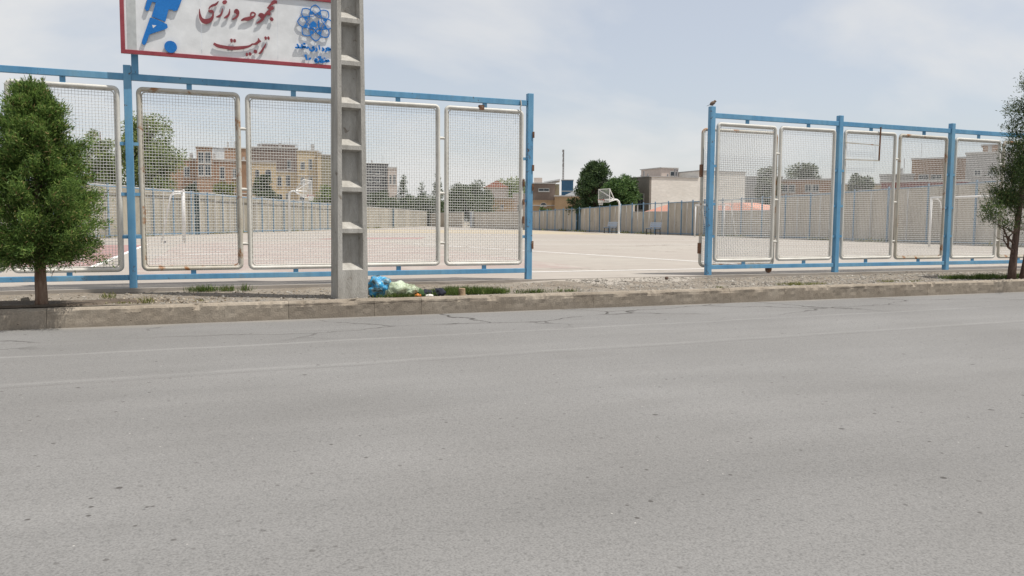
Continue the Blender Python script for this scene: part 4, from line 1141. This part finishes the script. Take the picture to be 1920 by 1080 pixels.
def hoop(label, x, y, rz, top, arm, bw, bz0, bz1):
    t = thing('basketball_hoop', label, 'basketball hoop', (x, y, 0), rz, 'basketball hoops')
    MB().tube([(0, 0, 0), (0, 0, top-.35), (-.06, 0, top-.14), (-.22, 0, top-.02), (-.4, 0, top), (-arm+.05, 0, top-.02)], [.085, .08, .075, .07, .06, .05], 12).build('pole', M['goal'], t, True)
    MB().box(-.22, .22, -.22, .22, 0, .03).build('base_plate', M['goal'], t)
    bb = MB().box(-arm-.015, -arm+.015, -bw/2+.05, bw/2-.05, bz0+.05, bz1-.05).build('backboard', M['acrylic'], t)
    f = MB()
    f.box(-arm-.02, -arm+.02, -bw/2, bw/2, bz0, bz0+.04); f.box(-arm-.02, -arm+.02, -bw/2, bw/2, bz1-.05, bz1)
    f.box(-arm-.0205, -arm+.0205, -bw/2, -bw/2+.05, bz0+.05, bz1-.05); f.box(-arm-.0205, -arm+.0205, bw/2-.05, bw/2, bz0+.05, bz1-.05)
    f.build('frame', M['goal'], bb)
    for s in (-1, 1):
        MB().bar((-.45, 0, top), (-arm+.02, s*(bw/2-.05), bz1-.06), .05).build('brace', M['goal'], t)
        MB().bar((-.35, 0, top-.02), (-arm+.02, s*(bw/2-.1), bz0+.06), .05).build('brace', M['goal'], t)
    zr = bz0+.2
    MB().tube([(-arm-.27+.225*math.cos(k*math.pi/8), .225*math.sin(k*math.pi/8), zr) for k in range(16)], .014, 6, closed=True).build('rim', M['hoop_red'], t)
    MB().box(-arm-.06, -arm-.02, -.07, .07, zr-.1, zr+.04).build('rim_bracket', M['hoop_red'], t)
    n = MB()
    for k in range(12):
        a0 = k*math.pi/6
        for s in (-1, 1):
            p = (-arm-.27+.22*math.cos(a0), .22*math.sin(a0), zr); q = (-arm-.27+.13*math.cos(a0+s*.5), .13*math.sin(a0+s*.5), zr-.4)
            n.bar(p, q, .012)
    n.build('net', M['goal'], t)
hoop('white basketball hoop before the big pine in the gate opening', 32.0, 43.2, 0.0, 2.62, 1.35, 1.8, 2.38, 3.42)
hoop('white basketball hoop on the left before the tan house', 7.9, 48.2, math.radians(180-28), 2.95, 1.35, 1.8, 2.45, 3.75)
def bench(label, x, y):
    t = thing('bench', label, 'bench', (x, y, 0), 0, 'benches by the right wall')
    for k in range(4): MB().box(-.42+k*.11, -.33+k*.11, -.75, .75, .43, .46).build('seat_slat', M['bench'], t)
    for k in range(3): MB().add(*_tilt(k)).build('back_slat', M['bench_top'], t)
    for yy in (-.62, .62):
        MB().bar((-.38, yy, 0), (-.36, yy, .43), .045).build('leg', M['black'], t)
        MB().bar((.02, yy, 0), (.0, yy, .43), .045).build('leg', M['black'], t)
        MB().bar((.0, yy, .40), (.13, yy, .93), .04).build('back_support', M['black'], t)
        MB().bar((-.40, yy, .415), (.02, yy, .415), .035).build('seat_support', M['black'], t)
def _tilt(k):
    z0 = .54+k*.13; x0 = .0+(z0-.46)*.25-.03
    b = MB().bar((x0, -.75, z0+.05), (x0, .75, z0+.05), .11, .02)
    b = MB().box(x0-.01, x0+.012, -.75, .75, z0, z0+.11)
    return b.v, b.f
bench('blue metal bench by the right wall, near the white hoop pole', 32.75, 45.6)
bench('blue metal bench by the right wall, below the salmon roof', 32.75, 39.2)

# ------------------------------------------------------------------ buildings
def wparts(t, u0, u1, z0, z1, y, arch=False, sill=True):
    """a framed window set into the wall front at local y"""
    fw = min(.09, (u1-u0)*.16)
    zt = z1
    f = MB()
    if arch:
        r = (u1-u0)/2; zt = z1-r*.6; n = 8
        P = [(u0, z0), (u1, z0)] + [(u0+r+r*math.cos(math.pi*k/n), zt+.6*r*math.sin(math.pi*k/n)) for k in range(n+1)]
        win = MB().prism(P, y-.03, y+.1).build('window', M['frame'], t)
        r2 = r-fw
        P = [(u0+fw, z0+fw), (u1-fw, z0+fw)] + [(u0+r+r2*math.cos(math.pi*k/n), zt+.6*r2*math.sin(math.pi*k/n)) for k in range(n+1)]
        MB().prism(P, y-.036, y-.031).build('pane', M['glass'], win)
    else:
        f.box(u0, u1, y-.03, y+.1, z0, z1)
        win = f.build('window', M['frame'], t)
        mid = (u0+u1)/2
        MB().box(u0+fw, mid-fw*.3, y-.036, y-.031, z0+fw, z1-fw).build('pane', M['glass'], win)
        MB().box(mid+fw*.3, u1-fw, y-.036, y-.031, z0+fw, z1-fw).build('pane', M['glass'], win)
    if sill: MB().box(u0-.08, u1+.08, y-.10, y-.001, z0-.09, z0-.001).build('sill', M['cap'], win)
CX, CY = 0.0, -12.8716
def building(name, label, key, mat, depth=9.0, zb=-.34, arch=(), parapet=True, cat='building', roofbits=0, rowcourse=0):
    az, D, u0, u1, zt, zlow, wins = BD[key]
    t = thing(name, label, cat, (CX+D*math.sin(az), CY+D*math.cos(az), zb), -az)
    h = zt-zb
    base = (zlow-zb) if zlow else 0
    MB().box(u0, u1, 0, depth, base, h-.12 if parapet else h).build('wall', M[mat], t)
    if parapet:
        MB().box(u0-.12, u1+.12, -.12, depth+.12, h-.12, h+.06).build('roof_edge', M['cap'], t)
    for k in range(rowcourse):
        z = base + (h-base)*(k+1)/(rowcourse+1)
        MB().box(u0, u1, -.05, -.001, z-.09, z+.09).build('string_course', M['cap'], t)
    for i, (a, c, z0, z1) in enumerate(wins): wparts(t, a, c, z0-zb, z1-zb, 0, i in arch)
    rng = random.Random(hash(key) % 1000 if False else sum(map(ord, key)))
    for k in range(roofbits):
        x = rng.uniform(u0+.5, u1-.5); s = rng.uniform(.25, .6); hh = rng.uniform(.4, 1.1)
        MB().box(x-s/2, x+s/2, 1.0, 1.0+s, h+.06, h+.06+hh).build('chimney', M['greyr'], t)
    if roofbits:
        x = rng.uniform(u0+.5, u1-.5)
        MB().tube([(x, 2, h+.06), (x, 2, h+2.2)], .03, 5).build('aerial', M['steel'], t)
    return t, u0, u1, h
building('brick_house', 'long low brown brick house behind the left wall', 'brick_low', 'brick', roofbits=4, rowcourse=1)
building('stair_tower', 'brick stair tower with glazed front on the low brick house', 'stair_tower', 'brick', 3.0)
building('brick_house', 'brown brick block behind the steel water tank', 'brick_back', 'brick', roofbits=2)
building('apartment_block', 'dark brown apartment block behind the tan house', 'rear', 'brown', 12, roofbits=3)
az, D, u0, u1, zt, zl, _ = BD['rear_top']
t = thing('roof_railing', 'dark railing and plant on the dark brown block roof', 'railing', (CX+D*math.sin(az), CY+D*math.cos(az), BD['rear'][4]+.06), -az)
z_ = BD['rear'][4]+.06
for k in range(13):
    x = u0+(u1-u0)*k/12; MB().box(x-.04, x+.04, 0, .08, 0, zt-z_).build('baluster', M['steel'], t)
for zz in (.35, .7, 1.0): MB().box(u0, u1, .09, .12, (zt-z_)*zz-.06, (zt-z_)*zz).build('rail', M['steel'], t)
MB().box(u0+.4, u1-.4, .6, 2.6, 0, (zt-z_)*.8).build('roof_shed', M['brown'], t)
building('tan_house', 'tan stone house with arched windows, stepped left part', 'tan_a', 'tan', arch=(0, 1), roofbits=0)
building('tan_house', 'lower tan stone house wing with arched windows behind the left hoop', 'tan_b', 'tan', arch=(0, 2))
building('tan_house', 'tall tan stone house front left of the concrete pole', 'tan_c', 'tan', arch=(2,), rowcourse=2, roofbits=1)
building('tan_pillar', 'narrow tan corner pillar beside the tall tan front', 'tan_pillar', 'tan', 1.0, cat='pillar')
building('olive_building', 'plain olive grey building half hidden by the concrete pole', 'tan_e', 'olive')
building('grey_tower', 'dark grey flat tower just right of the concrete pole', 'tower_grey', 'greydark', 12, roofbits=5, rowcourse=4)
building('pink_tower', 'pale pink narrow tower front beside the dark grey tower', 'tower_pink', 'pink', 10)
building('ochre_house', 'ochre house with one small dark window behind the far wall', 'orange', 'orange')
building('grey_house', 'pale house side next to the ochre house and blue gate post', 'orange_side', 'pink')
t, u0, u1, h = building('brick_house', 'ochre brick house with wide dark window right of the blue gate post', 'brick_house', 'orange', arch=(1,), rowcourse=1)
MB().box(u0, u1, -.025, -.001, h*.62, h-.13).build('upper_wall', M['brown'], t)
building('blue_building', 'dark blue clad box building beside the mast', 'blue', 'blueclad', 8, rowcourse=3)
building('ochre_shed', 'low ochre brick shed left of the big pine', 'orange_low', 'orange')
building('grey_building', 'grey building behind the tree right of the pale building', 'grey_mid', 'greyr')
building('brown_house', 'long low brown house with dark windows behind the right fence', 'brown_long', 'brick')
building('tan_building', 'low tan building below the rusty repair bars', 'tan_r', 'tan')
building('grey_block', 'low grey flat roofed block left of the brown brick building', 'grey_r', 'greyr', roofbits=1)
building('brick_building', 'tall brown brick building near the third right fence post', 'brick_r', 'brick', roofbits=2)
building('grey_warehouse', 'big pale grey building behind the juniper', 'grey_big', 'greyr', 14, roofbits=1)
t, u0, u1, h = building('maroon_shed', 'long low shed with maroon sheet front behind the right wall', 'maroon', 'maroon', 8)
for k in range(16):
    x = u0+(u1-u0)*(k+.5)/16; MB().box(x-.05, x+.05, -.06, -.001, .3, h-.15).build('rib', M['maroon'], t)
az, D, u0, u1, zt, zl, _ = BD['grey_big_top']
t = thing('roof_hut', 'small brown hut on the pale grey building roof', 'hut', (CX+D*math.sin(az), CY+D*math.cos(az), BD['grey_big'][4]+.06), -az)
MB().box(u0, u1, 1, 4, 0, 1.0).build('wall', M['brick'], t); MB().box(u0-.2, u1+.2, .8, 4.2, 1.0, 1.12).build('roof', M['cap'], t)
# tank on the brick house roof
az, D, u0, u1, zt, zl, _ = BD['tank']
zr_ = BD['brick_low'][4]+.06
t = thing('water_tank', 'pale square steel water tank on the brick house roof', 'tank', (CX+D*math.sin(az), CY+D*math.cos(az), zr_), -az)
MB().box(u0, u1, 0, 1.4, .12, zt-zr_).build('tank_body', M['tank'], t, bevel=.06)
for xx in (u0+.15, u1-.15): MB().box(xx-.06, xx+.06, .1, 1.3, 0, .119).build('foot', M['steel'], t)
MB().box(u0-.4, u1+.5, -.1, 1.5, zt-zr_+.0, zt-zr_+.05).build('tank_cover', M['steel'], t, rot=(0, .06, 0))
# roof slab house bits
az, D, u0, u1, zt, zl, _ = BD['roof_slab']
t = thing('flat_roof_building', 'flat roofed pale building behind the ochre brick house', 'building', (CX+D*math.sin(az), CY+D*math.cos(az), -.34), -az)
MB().box(u0, u1, 0, 8, 0, zl+.34).build('wall', M['olive'], t)
MB().box(u0-.2, u1-(u1-u0)*.42, -.4, 8.3, zl+.34, zl+.55).build('roof', M['roofing'], t)
MB().box(u0+.4, u0+1.9, .5, 4, zl+.55, zt+.34).build('roof_hut', M['pink'], t)
MB().add([(u0+2.2, -.5, zl+.55), (u1+.1, -.5, zl+.95), (u1+.1, 7, zl+.95), (u0+2.2, 7, zl+.55), (u0+2.2, -.5, zl+.75), (u1+.1, -.5, zl+1.25), (u1+.1, 7, zl+1.25), (u0+2.2, 7, zl+.75)], [(0,3,2,1),(4,5,6,7),(0,1,5,4),(1,2,6,5),(2,3,7,6),(3,0,4,7)]).build('roof', M['roofing'], t)
# white gable roof
az, D, u0, u1, zt, zl, _ = BD['gable']
t = thing('gable_roof_hall', 'white pitched roof hall left of the big pine', 'building', (CX+D*math.sin(az), CY+D*math.cos(az), -.34), -az)
MB().box(u0, u1, .4, 8, 0, zl+.34).build('wall', M['pale'], t)
mu = u1-(u1-u0)*.1
MB().add([(u0-.3, 0, zl+.34), (u1+.3, 0, zl+.34), (mu, 0, zt+.34), (u0-.3, 8.4, zl+.34), (u1+.3, 8.4, zl+.34), (mu, 8.4, zt+.34)], [(0,1,2),(3,5,4),(0,2,5,3),(1,4,5,2),(0,3,4,1)]).build('roof', M['roofing'], t)
# red tiled roof
az, D, u0, u1, zt, zl, _ = BD['redroof']
t = thing('red_roof_house', 'house with red tiled gable peeping between trees left of the ochre house', 'house', (CX+D*math.sin(az), CY+D*math.cos(az), -.34), -az)
MB().box(u0, u1+3, .3, 8, 0, zl+.34).build('wall', M['pink'], t)
MB().add([(u0-.3, 0, zl+.34), (u1+3.3, 0, zl+.34), (u1+.4, 0, zt+.34), (u0-.3, 8.4, zl+.34), (u1+3.3, 8.4, zl+.34), (u1+.4, 8.4, zt+.34)], [(0,1,2),(3,5,4),(0,2,5,3),(1,4,5,2),(0,3,4,1)]).build('roof', M['redtile'], t)
# lattice mast
az, D, u0, u1, zt, zl, _ = BD['mast']
t = thing('radio_mast', 'thin dark lattice radio mast beyond the gate opening', 'mast', (CX+D*math.sin(az), CY+D*math.cos(az), -.34), -az)
b = MB(); hh = zt+.34
cs_ = [(-.28, 0), (.28, 0), (0, .48)]
for x, y in cs_: b.tube([(x, y, 0), (x*.5, y*.5, hh)], .07, 5)
nseg = 30
for k in range(nseg):
    f0, f1 = k/nseg, (k+1)/nseg
    for i in range(3):
        p, q = cs_[i], cs_[(i+1) % 3]
        s0, s1 = 1-.5*f0, 1-.5*f1
        b.bar((p[0]*s0, p[1]*s0, hh*f0), (q[0]*s1, q[1]*s1, hh*f1), .05)
b.build('lattice', M['steel'], t)
for zz, r in ((.99, .35), (.93, .3), (.86, .28), (.80, .3)):
    MB().box(-r, r*.6, -.25, -.12, hh*zz-.45, hh*zz+.25).build('antenna', M['steel'], t)
# the pale plastered building right of the pine, square to the street
t = thing('pale_building', 'big pale plastered building with shade-coloured side wall behind the right court wall', 'building', (37.86, 48.4, -.34))
def W2(x0, x1, y0, y1, z0, z1): return (x0-37.86, x1-37.86, y0-48.4, y1-48.4, z0+.34, z1+.34)
MB().box(*W2(38.05, 42.84, 48.4, 60, -.34, 4.75)).build('wall', M['pale'], t)
MB().box(*W2(37.86, 38.049, 48.402, 59.9, -.34, 4.748)).build('side_wall', M['shade_side'], t)  # facing on the sunless side, its shade painted in
MB().box(*W2(42.841, 47.83, 48.398, 58, -.34, 5.38)).build('wall', M['pale'], t)
MB().box(*W2(37.80, 42.80, 48.34, 60.1, 4.751, 4.83)).build('roof_edge', M['greyr'], t)
MB().box(*W2(42.79, 47.9, 48.33, 58.1, 5.381, 5.45)).build('roof_edge', M['greyr'], t)
MB().box(*W2(41.0, 42.79, 51.5, 55, 4.831, 5.75)).build('roof_hut', M['pink'], t)
MB().box(*W2(40.9, 42.78, 51.4, 55.1, 5.751, 5.83)).build('roof', M['cap'], t)
w = MB().box(*W2(41.9, 42.6, 51.46, 51.49, 5.05, 5.5)).build('window', M['frame'], t)
MB().box(*W2(41.95, 42.55, 51.45, 51.459, 5.1, 5.45)).build('pane', M['glass'], w)
for (y0, y1, z0, z1) in ((49.2, 50.3, 1.9, 3.35), (51.9, 52.4, 3.5, 4.1)):
    w = MB().box(*W2(37.80, 37.859, y0, y1, z0, z1)).build('window', M['frame'], t)
    ym = (y0+y1)/2
    MB().box(*W2(37.79, 37.799, y0+.07, ym-.03, z0+.07, z1-.07)).build('pane', M['glass'], w)
    MB().box(*W2(37.79, 37.799, ym+.03, y1-.07, z0+.07, z1-.07)).build('pane', M['glass'], w)
for (x, y, hh) in ((38.3, 50, .5), (39.3, 51, .35), (40.4, 49.5, .3), (41.0, 49.3, .75), (41.25, 49.3, .75)):
    MB().box(*W2(x-.05, x+.05, y, y+.1, 4.83, 4.83+hh)).build('roof_pipe', M['steel'], t)
MB().box(*W2(40.93, 41.34, 49.28, 49.299, 5.48, 5.53)).build('roof_pipe', M['steel'], t)
# salmon roofed shed behind the lower stretch of the right wall
t = thing('salmon_roof_shed', 'low shed with salmon pink hipped roof behind the right court wall', 'shed', (34.75, 29.6, -.34))
MB().box(.15, 3.4, .3, 14.5, 0, 1.98).build('wall', M['olive'], t)
MB().add([(0, 0, 1.99), (3.6, 0, 1.99), (3.6, 15.0, 1.99), (0, 15.0, 1.99), (.9, 3.6, 2.62), (2.2, 3.6, 2.62), (2.2, 12.6, 2.62), (.9, 12.6, 2.62)],
         [(0,1,5,4),(1,2,6,5),(2,3,7,6),(3,0,4,7),(4,5,6,7),(0,3,2,1)]).build('roof', M['salmon'], t)

# ------------------------------------------------------------------ small things on the verge
def lump(c, r, seed, amp=.22, n=32, floor=None, freq=2.3, wr=0.0):
    """crumpled closed bag-like surface"""
    vs = []; fs = []
    m = n//2
    for i in range(m+1):
        th = math.pi*i/m
        for j in range(n):
            ph = 2*math.pi*j/n
            u = Vector((math.sin(th)*math.cos(ph), math.sin(th)*math.sin(ph), math.cos(th)))
            k = 1 + amp*mnoise.noise(u*freq+Vector((seed, 0, 0))) + amp*.45*mnoise.noise(u*freq*2.7+Vector((0, seed, 0)))
            k += wr*abs(mnoise.noise(u*freq*5.5+Vector((seed, seed, 3))))
            p = Vector((c[0]+u.x*r[0]*k, c[1]+u.y*r[1]*k, c[2]+u.z*r[2]*k))
            if floor is not None and p.z < floor: p.z = floor + (p.z-floor)*.05
            vs.append(p)
    for i in range(m):
        for j in range(n):
            j2 = (j+1) % n
            fs.append((i*n+j, (i+1)*n+j, (i+1)*n+j2, i*n+j2))
    return vs, fs
def bag_mat(name, stops, scale, seed):
    m, n, l, b = nt(name)
    mp = n.new('ShaderNodeMapping'); mp.inputs['Location'].default_value = (seed, seed*.7, 0)
    l.new(coords(n, l), mp.inputs[0])
    t1 = tex(n, l, mp.outputs[0], scale, 4, .6, dist=.6)
    l.new(ramp(n, l, t1.outputs['Fac'], stops).outputs[0], b.inputs['Base Color'])
    b.inputs['Roughness'].default_value = .28; b.inputs['Specular IOR Level'].default_value = .5
    t2 = tex(n, l, mp.outputs[0], 16, 4, .6, dist=1.2)
    bump(n, l, b, t2.outputs['Fac'], .8, .03)
    return m
M['bag_blue'] = bag_mat('blue_plastic_film', [(.36, (.02, .035, .035)), (.45, (.16, .26, .30)), (.52, (.03, .26, .50)), (.62, (.06, .37, .60)), (.74, (.40, .58, .64))], 5.5, 1.3)
M['bag_green'] = bag_mat('pale_plastic_film', [(.34, (.11, .09, .05)), (.44, (.27, .31, .20)), (.55, (.38, .45, .31)), (.70, (.56, .61, .52))], 6.0, 4.2)
M['orange_peel'] = plain('orange_peel', (.55, .17, .03), .6)
M['greens'] = plain('wilted_greens', (.04, .09, .03), .7)
M['paper'] = plain('crumpled_paper', (.62, .60, .56), .8)
M['wood'] = mottled('cut_wood', (.30, .21, .13), (.42, .31, .20), 10, .9, .4, .01, 60)
zg = -.045
t = thing('blue_trash_bag', 'stuffed blue plastic rubbish bag leaning on the concrete pole', 'trash bag', (2.585, -1.93, zg))
MB().add(*lump((0, 0, .13), (.17, .15, .135), 1.7, .42, 44, 0.0, 1.9, .08)).build('bag_body', M['bag_blue'], t, True)
MB().add(*lump((.04, .02, .215), (.11, .09, .045), 5.1, .4, 28, None, 2.6, .2)).build('bag_neck', M['bag_blue'], t, True)
t = thing('pale_trash_bag', 'pale green plastic rubbish bag spilling scraps in front of the blue bag', 'trash bag', (2.82, -2.07, zg))
MB().add(*lump((0, 0, .095), (.18, .14, .115), 8.3, .24, 44, 0.0, 1.7, .05)).build('bag_body', M['bag_green'], t, True)
MB().add(*lump((.14, -.02, .09), (.13, .10, .075), 3.4, .28, 32, 0.0, 2.0, .10)).build('bag_neck', M['bag_green'], t, True)
for k, (nm, lab, x, y, r, mat) in enumerate((
    ('fruit_scrap', 'orange peel scraps at the mouth of the pale rubbish bag', 3.045, -2.175, (.045, .035, .022), 'orange_peel'),
    ('vegetable_scrap', 'dark wilted greens at the mouth of the pale rubbish bag', 3.09, -2.12, (.06, .05, .055), 'greens'),
    ('paper_scrap', 'crumpled white paper on the kerb beside the dark rags', 3.20, -2.20, (.055, .03, .018), 'paper'))):
    o = tag(MB().add(*lump((0, 0, r[2]*.8), r, 2.1+k*3, .45, 20, 0.0, 2.6, .2)).build(nm, M[mat], None, True, (x, y, hv(x, y)-.002)), lab, 'scrap')
M['rag'] = mottled('navy_cloth', (.018, .02, .032), (.035, .038, .055), 14, .95, .5, .01, 50)
for lab, x, y, r, sd in (('dark navy rag lying next to the pale rubbish bag', 3.21, -2.06, (.11, .05, .045), 2.4), ('dark rolled up rag right of the paper scrap, nearest the stump', 3.37, -2.10, (.075, .045, .06), 6.8)):
    tag(MB().add(*lump((0, 0, r[2]*.7), r, sd, .5, 24, 0.0, 2.5, .25)).build('rag', M['rag'], None, True, (x, y, hv(x, y)-.002)), lab, 'rag')
t = thing('paper_cup', 'small dark cup with yellow rim behind the pale rubbish bag', 'cup', (3.07, -1.70, hv(3.07, -1.70)))
MB().tube([(0, 0, 0), (0, 0, .11)], [.035, .048], 14).build('cup_body', M['greens'], t, True)
MB().tube([(.052*math.cos(k*math.pi/8), .052*math.sin(k*math.pi/8), .112) for k in range(16)], .008, 6, closed=True).build('cup_rim', plain('yellow_rim', (.50, .36, .10), .5), t, True)
t = thing('stump', 'short sawn wooden stump in the grass by the kerb', 'stump', (3.68, -2.14, hv(3.68, -2.14)-.02))
MB().tube([(0, 0, 0), (.002, 0, .05), (0, 0, .118)], [.052, .047, .045], 14).build('stump_wood', M['wood'], t)
tag(MB().add(*lump((0, 0, .025), (.05, .04, .035), 4.4, .4, 12, 0.0)).build('stone', M['kerb'], None, False, (-1.62, -1.55, hv(-1.62, -1.55))), 'lone stone behind the cypress trunk', 'stone')
tag(MB().add(*lump((0, 0, .025), (.035, .03, .03), 9.4, .4, 12, 0.0)).build('stone', M['trunk_dark'], None, False, (8.0, -.55, hv(8.0, -.55))), 'dark lone stone on the apron in the gate opening', 'stone')
# bird
t = thing('bird', 'small brown bird perched on the first post of the right fence', 'bird', (9.26, 0, 3.10), math.radians(-20))
MB().add(*lump((0, 0, 0), (.058, .032, .036), 1.0, .08, 20)).build('body', M['bird'], t, True, (0, 0, .06), (0, math.radians(-32), 0))
MB().add(*lump((.042, 0, .095), (.026, .023, .024), 2.0, .05, 14)).build('head', M['bird'], t, True)
MB().tube([(.062, 0, .096), (.084, 0, .093)], [.006, .001], 6).build('beak', M['black'], t)
MB().add([(-.03, -.014, .045), (-.03, .014, .045), (-.105, .016, .012), (-.105, -.016, .012), (-.03, -.012, .036), (-.03, .012, .036), (-.105, .014, .006), (-.105, -.014, .006)], [(0,1,2,3),(7,6,5,4),(0,4,5,1),(1,5,6,2),(2,6,7,3),(3,7,4,0)]).build('tail', M['bird'], t)
for s in (-.012, .012): MB().tube([(.005, s, .035), (.008, s, 0)], .003, 5).build('leg', M['black'], t)

# grass
def grass(label, blobs, mat, seed, h=.09, dens=900):
    rng = np.random.default_rng(seed); P = []; Dd = []; L = []
    for (x, y, rx, ry, k) in blobs:
        n = max(20, int(dens*rx*ry*12*k))
        a = rng.uniform(0, 6.283, n); r = np.sqrt(rng.uniform(0, 1, n))*(.8+.35*np.sin(a*5+x*3))
        px = x + rx*r*np.cos(a); py = np.clip(y + ry*r*np.sin(a), -2.31, -.11)
        pz = np.array([hv(float(q), float(w_)) for q, w_ in zip(px, py)]) - .004
        P.append(np.stack([px, py, pz], 1)); Dd.append(np.stack([rng.normal(0, .38, n), rng.normal(0, .38, n), np.ones(n)], 1)); L.append(h*rng.uniform(.35, 1.15, n)*k)
    P = np.concatenate(P); Dd = np.concatenate(Dd); L = np.concatenate(L)
    o = link('grass', np_mesh('grass', blades(P, Dd, L, np.full(len(L), .0075), rng), 4, M[mat]))
    return tag(o, label, 'grass', kind='stuff')
grass('green grass strip along the kerb right of the rubbish bags', [(3.3, -1.95, .35, .2, .9), (3.75, -1.9, .42, .26, 1.1), (4.15, -2.0, .3, .16, 1), (2.75, -2.24, .4, .05, .7), (4.75, -2.14, .3, .06, .7), (5.3, -2.15, .25, .04, .6)], 'grass', 3, .11, 1900)
grass('grass tufts at the fence foot left of the pole', [(.42, -.42, .28, .10, 1), (.75, -.45, .16, .09, .9), (.98, -.50, .10, .06, 1.1)], 'grass', 4, .12, 1100)
grass('yellow green tufts near the kerb behind the cypress', [(-.28, -2.1, .09, .05, 1), (-.75, -1.2, .10, .06, .9), (-.55, -2.12, .2, .03, .4), (.3, -1.9, .12, .05, .3)], 'drygrass', 5, .11, 1300)
grass('dry green tufts on the gravel before the right fence', [(9.5, -2.0, .35, .10, .8), (9.9, -2.05, .35, .08, .6), (7.9, -2.22, .15, .04, .6), (11.7, -1.9, .3, .08, .6), (12.2, -2.0, .25, .07, .5)], 'drygrass', 6, .09, 900)
grass('grass round the foot of the juniper', [(13.6, -1.75, .45, .15, 1), (14.2, -1.85, .5, .16, 1.1), (15.1, -1.9, .7, .2, 1), (16.4, -1.9, .6, .2, 1)], 'grass', 7, .11, 900)
# weeds along the far walls
rng = np.random.default_rng(12); P = []
for k in range(2600):
    if rng.random() < .6: P.append((33.6+rng.uniform(-.5, .15), rng.uniform(4, 62), 0))
    else:
        s = rng.uniform(5, 80); P.append((LA2[0]+dvec.x*s+nv.x*rng.uniform(-.3, .3), LA2[1]+dvec.y*s+nv.y*rng.uniform(-.3, .3), 0))
P = np.array(P); nrm = np.stack([np.sin(P[:, 1]*1.7)+np.sin(P[:, 1]*.6+1), P[:, 0]*0, P[:, 0]*0], 1)
keep = nrm[:, 0] > .25
P = P[keep]; n = len(P)
tag(link('weeds', np_mesh('weeds', blades(P, np.stack([rng.normal(0, .5, n), rng.normal(0, .5, n), np.ones(n)], 1), rng.uniform(.08, .3, n), np.full(n, .06), rng), 4, M['drygrass'])), 'low weeds along the foot of the court walls', 'weeds', kind='stuff')
# gravel and dead leaves on the verge
def scatter(name, label, n, mat, size, zone, seed, flat=.6):
    rng = np.random.default_rng(seed)
    oct_ = np.array([(1,0,0),(-1,0,0),(0,1,0),(0,-1,0),(0,0,1),(0,0,-1)], float)
    tri = [(4,0,2),(4,2,1),(4,1,3),(4,3,0),(5,2,0),(5,1,2),(5,3,1),(5,0,3)]
    V = []
    for k in range(n):
        x, y = zone(rng); s = size*rng.lognormal(0, .45)
        p = oct_*s*rng.uniform(.6, 1.25, (6, 1))*np.array([1, 1, flat])
        a = rng.uniform(0, 6.28); c_, s_ = math.cos(a), math.sin(a)
        p = p @ np.array([[c_, s_, 0], [-s_, c_, 0], [0, 0, 1]]) + np.array([x, y, hv(x, y)+s*.15])
        for q in tri: V += [p[q[0]], p[q[1]], p[q[2]]]
    tag(link(name, np_mesh(name, np.array(V), 3, M[mat])), label, 'gravel', kind='stuff')
M['gravel'] = foliage('gravel_stone', (.15, .13, .108), (.235, .215, .185), (.33, .305, .27), 0.0)
M['litter'] = foliage('dead_leaf', (.13, .09, .05), (.27, .21, .14), (.45, .39, .30), .1)
def zr(r):
    x = r.uniform(6.2, 17); return x, r.uniform(-2.28, -.2)
def zl_(r):
    while True:
        x, y = r.uniform(-2.4, 6.0), -2.28 + 2.05*r.beta(1.2, 1.6)
        if math.hypot((x+1.45)/1.15, (y+1.9)/.45) > 1: return x, y
scatter('gravel', 'loose grey gravel on the verge before the right fence', 5200, 'gravel', .014, zr, 21)
scatter('gravel', 'scattered small stones on the left verge', 2600, 'gravel', .011, zl_, 22)
rng = np.random.default_rng(31); n = 900
px = np.concatenate([rng.normal(-.35, .5, n//2), rng.uniform(-2.3, 5.5, n-n//2)]); py = np.clip(np.concatenate([rng.normal(-1.75, .22, n//2), rng.uniform(-2.2, -.3, n-n//2)]), -2.2, -.15)
pz = np.array([hv(float(a), float(c)) for a, c in zip(px, py)])+.004
tag(link('leaf_litter', np_mesh('leaf_litter', blades(np.stack([px, py, pz], 1), np.stack([rng.normal(0, 1, n), rng.normal(0, 1, n), rng.uniform(0, .25, n)], 1), rng.uniform(.02, .055, n), rng.uniform(.01, .02, n), rng), 4, M['litter'])), 'dry leaves and bark bits littering the left verge', 'leaf litter', kind='stuff')
# bare soil round the tree foot
vs = []; fs = []
R_, S_ = 8, 40
for i in range(R_+1):
    for j in range(S_):
        a = 2*math.pi*j/S_; r = i/R_*(1+.15*math.sin(3*a)+.1*math.sin(7*a+1))
        x, y = -1.5+1.15*r*math.cos(a), max(-2.31, -1.94+.46*r*math.sin(a)); vs.append((x, y, hv(x, y)+.022+.012*mnoise.noise(Vector((x*6, y*6, 0)))*(i < R_)-(.04 if i == R_ else 0)))
for i in range(R_):
    for j in range(S_): fs.append((i*S_+j, i*S_+(j+1) % S_, (i+1)*S_+(j+1) % S_, (i+1)*S_+j))
tag(MB().add(vs, fs).build('soil_patch', M['soil'], None, True), kind='structure')
